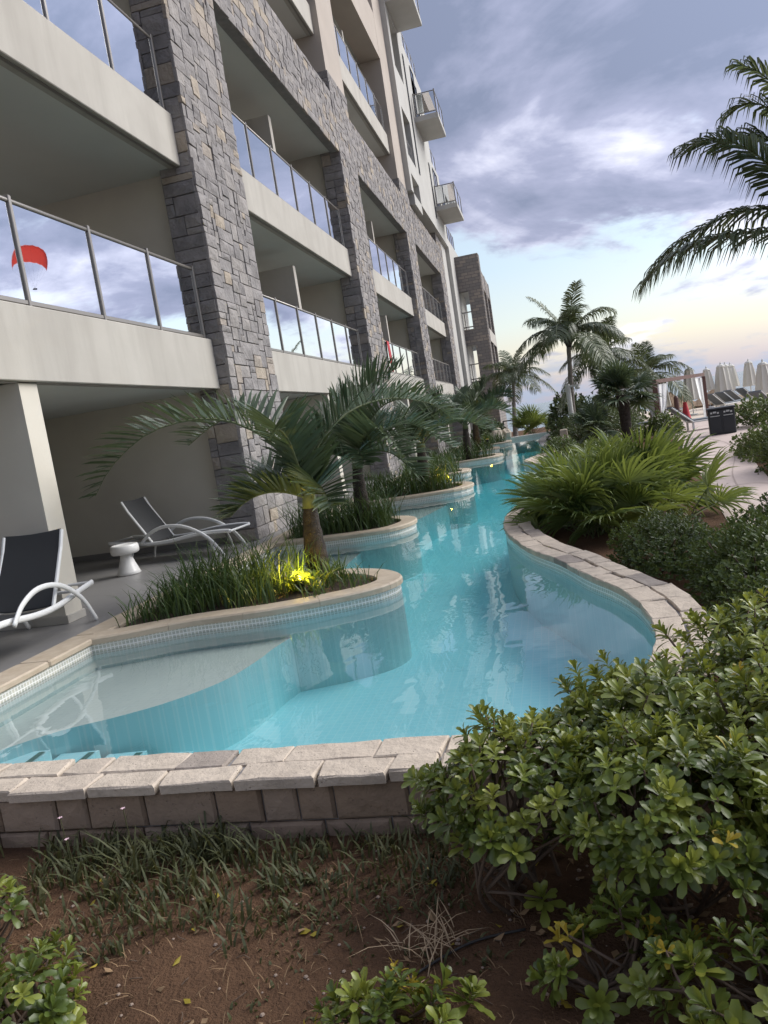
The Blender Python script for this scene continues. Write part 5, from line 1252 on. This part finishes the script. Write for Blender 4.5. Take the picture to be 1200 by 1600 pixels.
# beach loungers
def beach_lounger(label, x, y, rz, m='grey_cushion'):
    t = thing('beach_lounger', label, 'sun lounger', (x, y, -0.288), rz, 'beach loungers')
    b = MB(); b.bbox(-0.35, 1.0, -0.32, 0.32, 0.27, 0.33, 0.01); b.build('bed_frame', 'white_metal', t)
    for (px_, py_) in ((-0.3, -0.28), (-0.3, 0.28), (0.9, -0.28), (0.9, 0.28)):
        q = MB(); q.bbox(px_-0.03, px_+0.03, py_-0.03, py_+0.03, 0, 0.27, 0.005); q.build('leg', 'white_metal', t)
    b = MB(); b.bbox(-0.33, 0.98, -0.29, 0.29, 0.331, 0.38, 0.02); b.build('seat_cushion', m, t)
    b = MB(); b.add([(-0.34, -0.30, 0.34), (-0.34, 0.30, 0.34), (-0.95, 0.30, 0.86), (-0.95, -0.30, 0.86), (-0.30, -0.30, 0.39), (-0.30, 0.30, 0.39), (-0.91, 0.30, 0.91), (-0.91, -0.30, 0.91)],
        [(0, 1, 2, 3), (7, 6, 5, 4), (0, 4, 5, 1), (1, 5, 6, 2), (2, 6, 7, 3), (3, 7, 4, 0)]); b.build('backrest', m, t)
    for s in (-1, 1):
        b = MB(); b.tube([(-0.3, s*0.33, 0.30), (-0.97, s*0.33, 0.88)], 0.025, 6); b.build('back_frame', 'white_metal', t)
for i, (lab, x, y, rz) in enumerate((('lounger with raised back between the cabana and the bin', 4.95, 28.2, 10), ('lounger behind the bin facing the sea', 8.3, 40, 30), ('second lounger behind the bin', 9.0, 41, 30), ('lounger under the group of umbrellas', 9.7, 42.5, 28),
    ('lounger right of the group of umbrellas', 10.4, 43, 28), ('lounger at the right edge on the beach', 8.6, 33, 35), ('lounger behind the cabana curtains', 5.7, 42, 20), ('white lounger left of the cabana', 3.1, 31.5, 15))): beach_lounger(lab, x, y, R(rz))
t = thing('timber_post', 'short brown timber post beside the red cloth', 'post', (4.6, 30.2, -0.29))
b = MB(); b.lathe([(0.10, 0), (0.095, 0.6), (0.085, 1.15), (0.05, 1.22)], 10); b.build('post_shaft', 'brown_timber', t)
b = MB(); b.lathe([(0.10, 0.3), (0.105, 0.36), (0.10, 0.42)], 10); b.build('rope_ring', 'straw', t)
V = []; F = []
for i in range(7):
    for k in range(8): a = 2*math.pi*k/8; r_ = (0.06+0.10*(i/6))*(1+0.2*math.sin(k*2.3)); V.append((4.86+r_*math.cos(a), 30.0+r_*math.sin(a), 0.66-0.62*i/6))
for i in range(6):
    for k in range(8): j = (k+1) % 8; F.append((i*8+k, (i+1)*8+k, (i+1)*8+j, i*8+j))
F.append(tuple(range(7, -1, -1))); F.append(tuple(48+k for k in range(8)))
b = MB(); b.add(V, F)
rc = b.build('hanging_cloth', 'red_cloth', smooth=True); tag(rc, 'bright red bundled cloth hanging near the timber post', 'cloth')
b = MB(); b.tube([(4.86, 30.0, -0.29), (4.86, 30.0, 0.68)], 0.015, 6); b.build('cloth_stand', 'brown_timber', rc)
# white lamp post by the tall palm
t = thing('lamp_post', 'slim white post with a small lamp beside the tall coconut palm', 'lamp post', (0.86, 31.4, -0.29))
b = MB(); b.lathe([(0.105, 0), (0.10, 0.9), (0.095, 2.25), (0.07, 2.3)], 12); b.build('post_shaft', 'post_white', t, smooth=True)
b = MB(); b.bbox(0.08, 0.42, -0.07, 0.07, 2.16, 2.25, 0.01); b.build('lamp_arm', 'post_white', t)
b = MB(); b.lathe([(0.06, 2.05), (0.10, 2.08), (0.10, 2.159)], 12, (0.36, 0, 0)); b.build('lamp_head', 'post_white', t, smooth=True)
t = thing('stone_bollard', 'short pale post standing in the bush at the far coping', 'bollard', (0.42, 27.5, -0.29))
b = MB(); b.bbox(-0.13, 0.13, -0.13, 0.13, 0, 0.72, 0.02); b.build('bollard_shaft', 'coral_stone', t)
# rail fence towards the sea
t = thing('sea_fence', 'thin dark rail fence between the garden and the sea', 'fence', (0, 52, -0.3))
for x in np.arange(-3, 6.1, 1.5):
    b = MB(); b.bbox(x-0.05, x+0.05, -0.05, 0.05, 0, 0.95, 0.01); b.build('post', 'lamp_black', t)
b = MB(); b.tube([(-3.2, 0, 0.93), (6.2, 0, 0.93)], 0.04, 6); b.build('top_rail', 'lamp_black', t)
# garden rocks at the end of the planters
for i, (x, y, s_) in enumerate(((-2.5, 36.9, 0.34), (-2.1, 37.2, 0.27))):
    V = []; F = []; r = random.Random(i+5)
    for a in range(6):
        for k in range(9):
            th, ph = math.pi*a/5, 2*math.pi*k/9; rr_ = s_*(1+r.uniform(-.18, .18)); V.append((x+rr_*math.sin(th)*math.cos(ph), y+rr_*math.sin(th)*math.sin(ph), -0.1+rr_*1.2*math.cos(th)+0.3))
    for a in range(5):
        for k in range(9): j = (k+1) % 9; F.append((a*9+k, (a+1)*9+k, (a+1)*9+j, a*9+j))
    b = MB(); b.add(V, F); tag(b.build('boulder', 'coral_stone'), ('larger pale boulder at the far end of the planters', 'smaller pale boulder at the far end of the planters')[i], 'rock', 'boulders at the pool end')
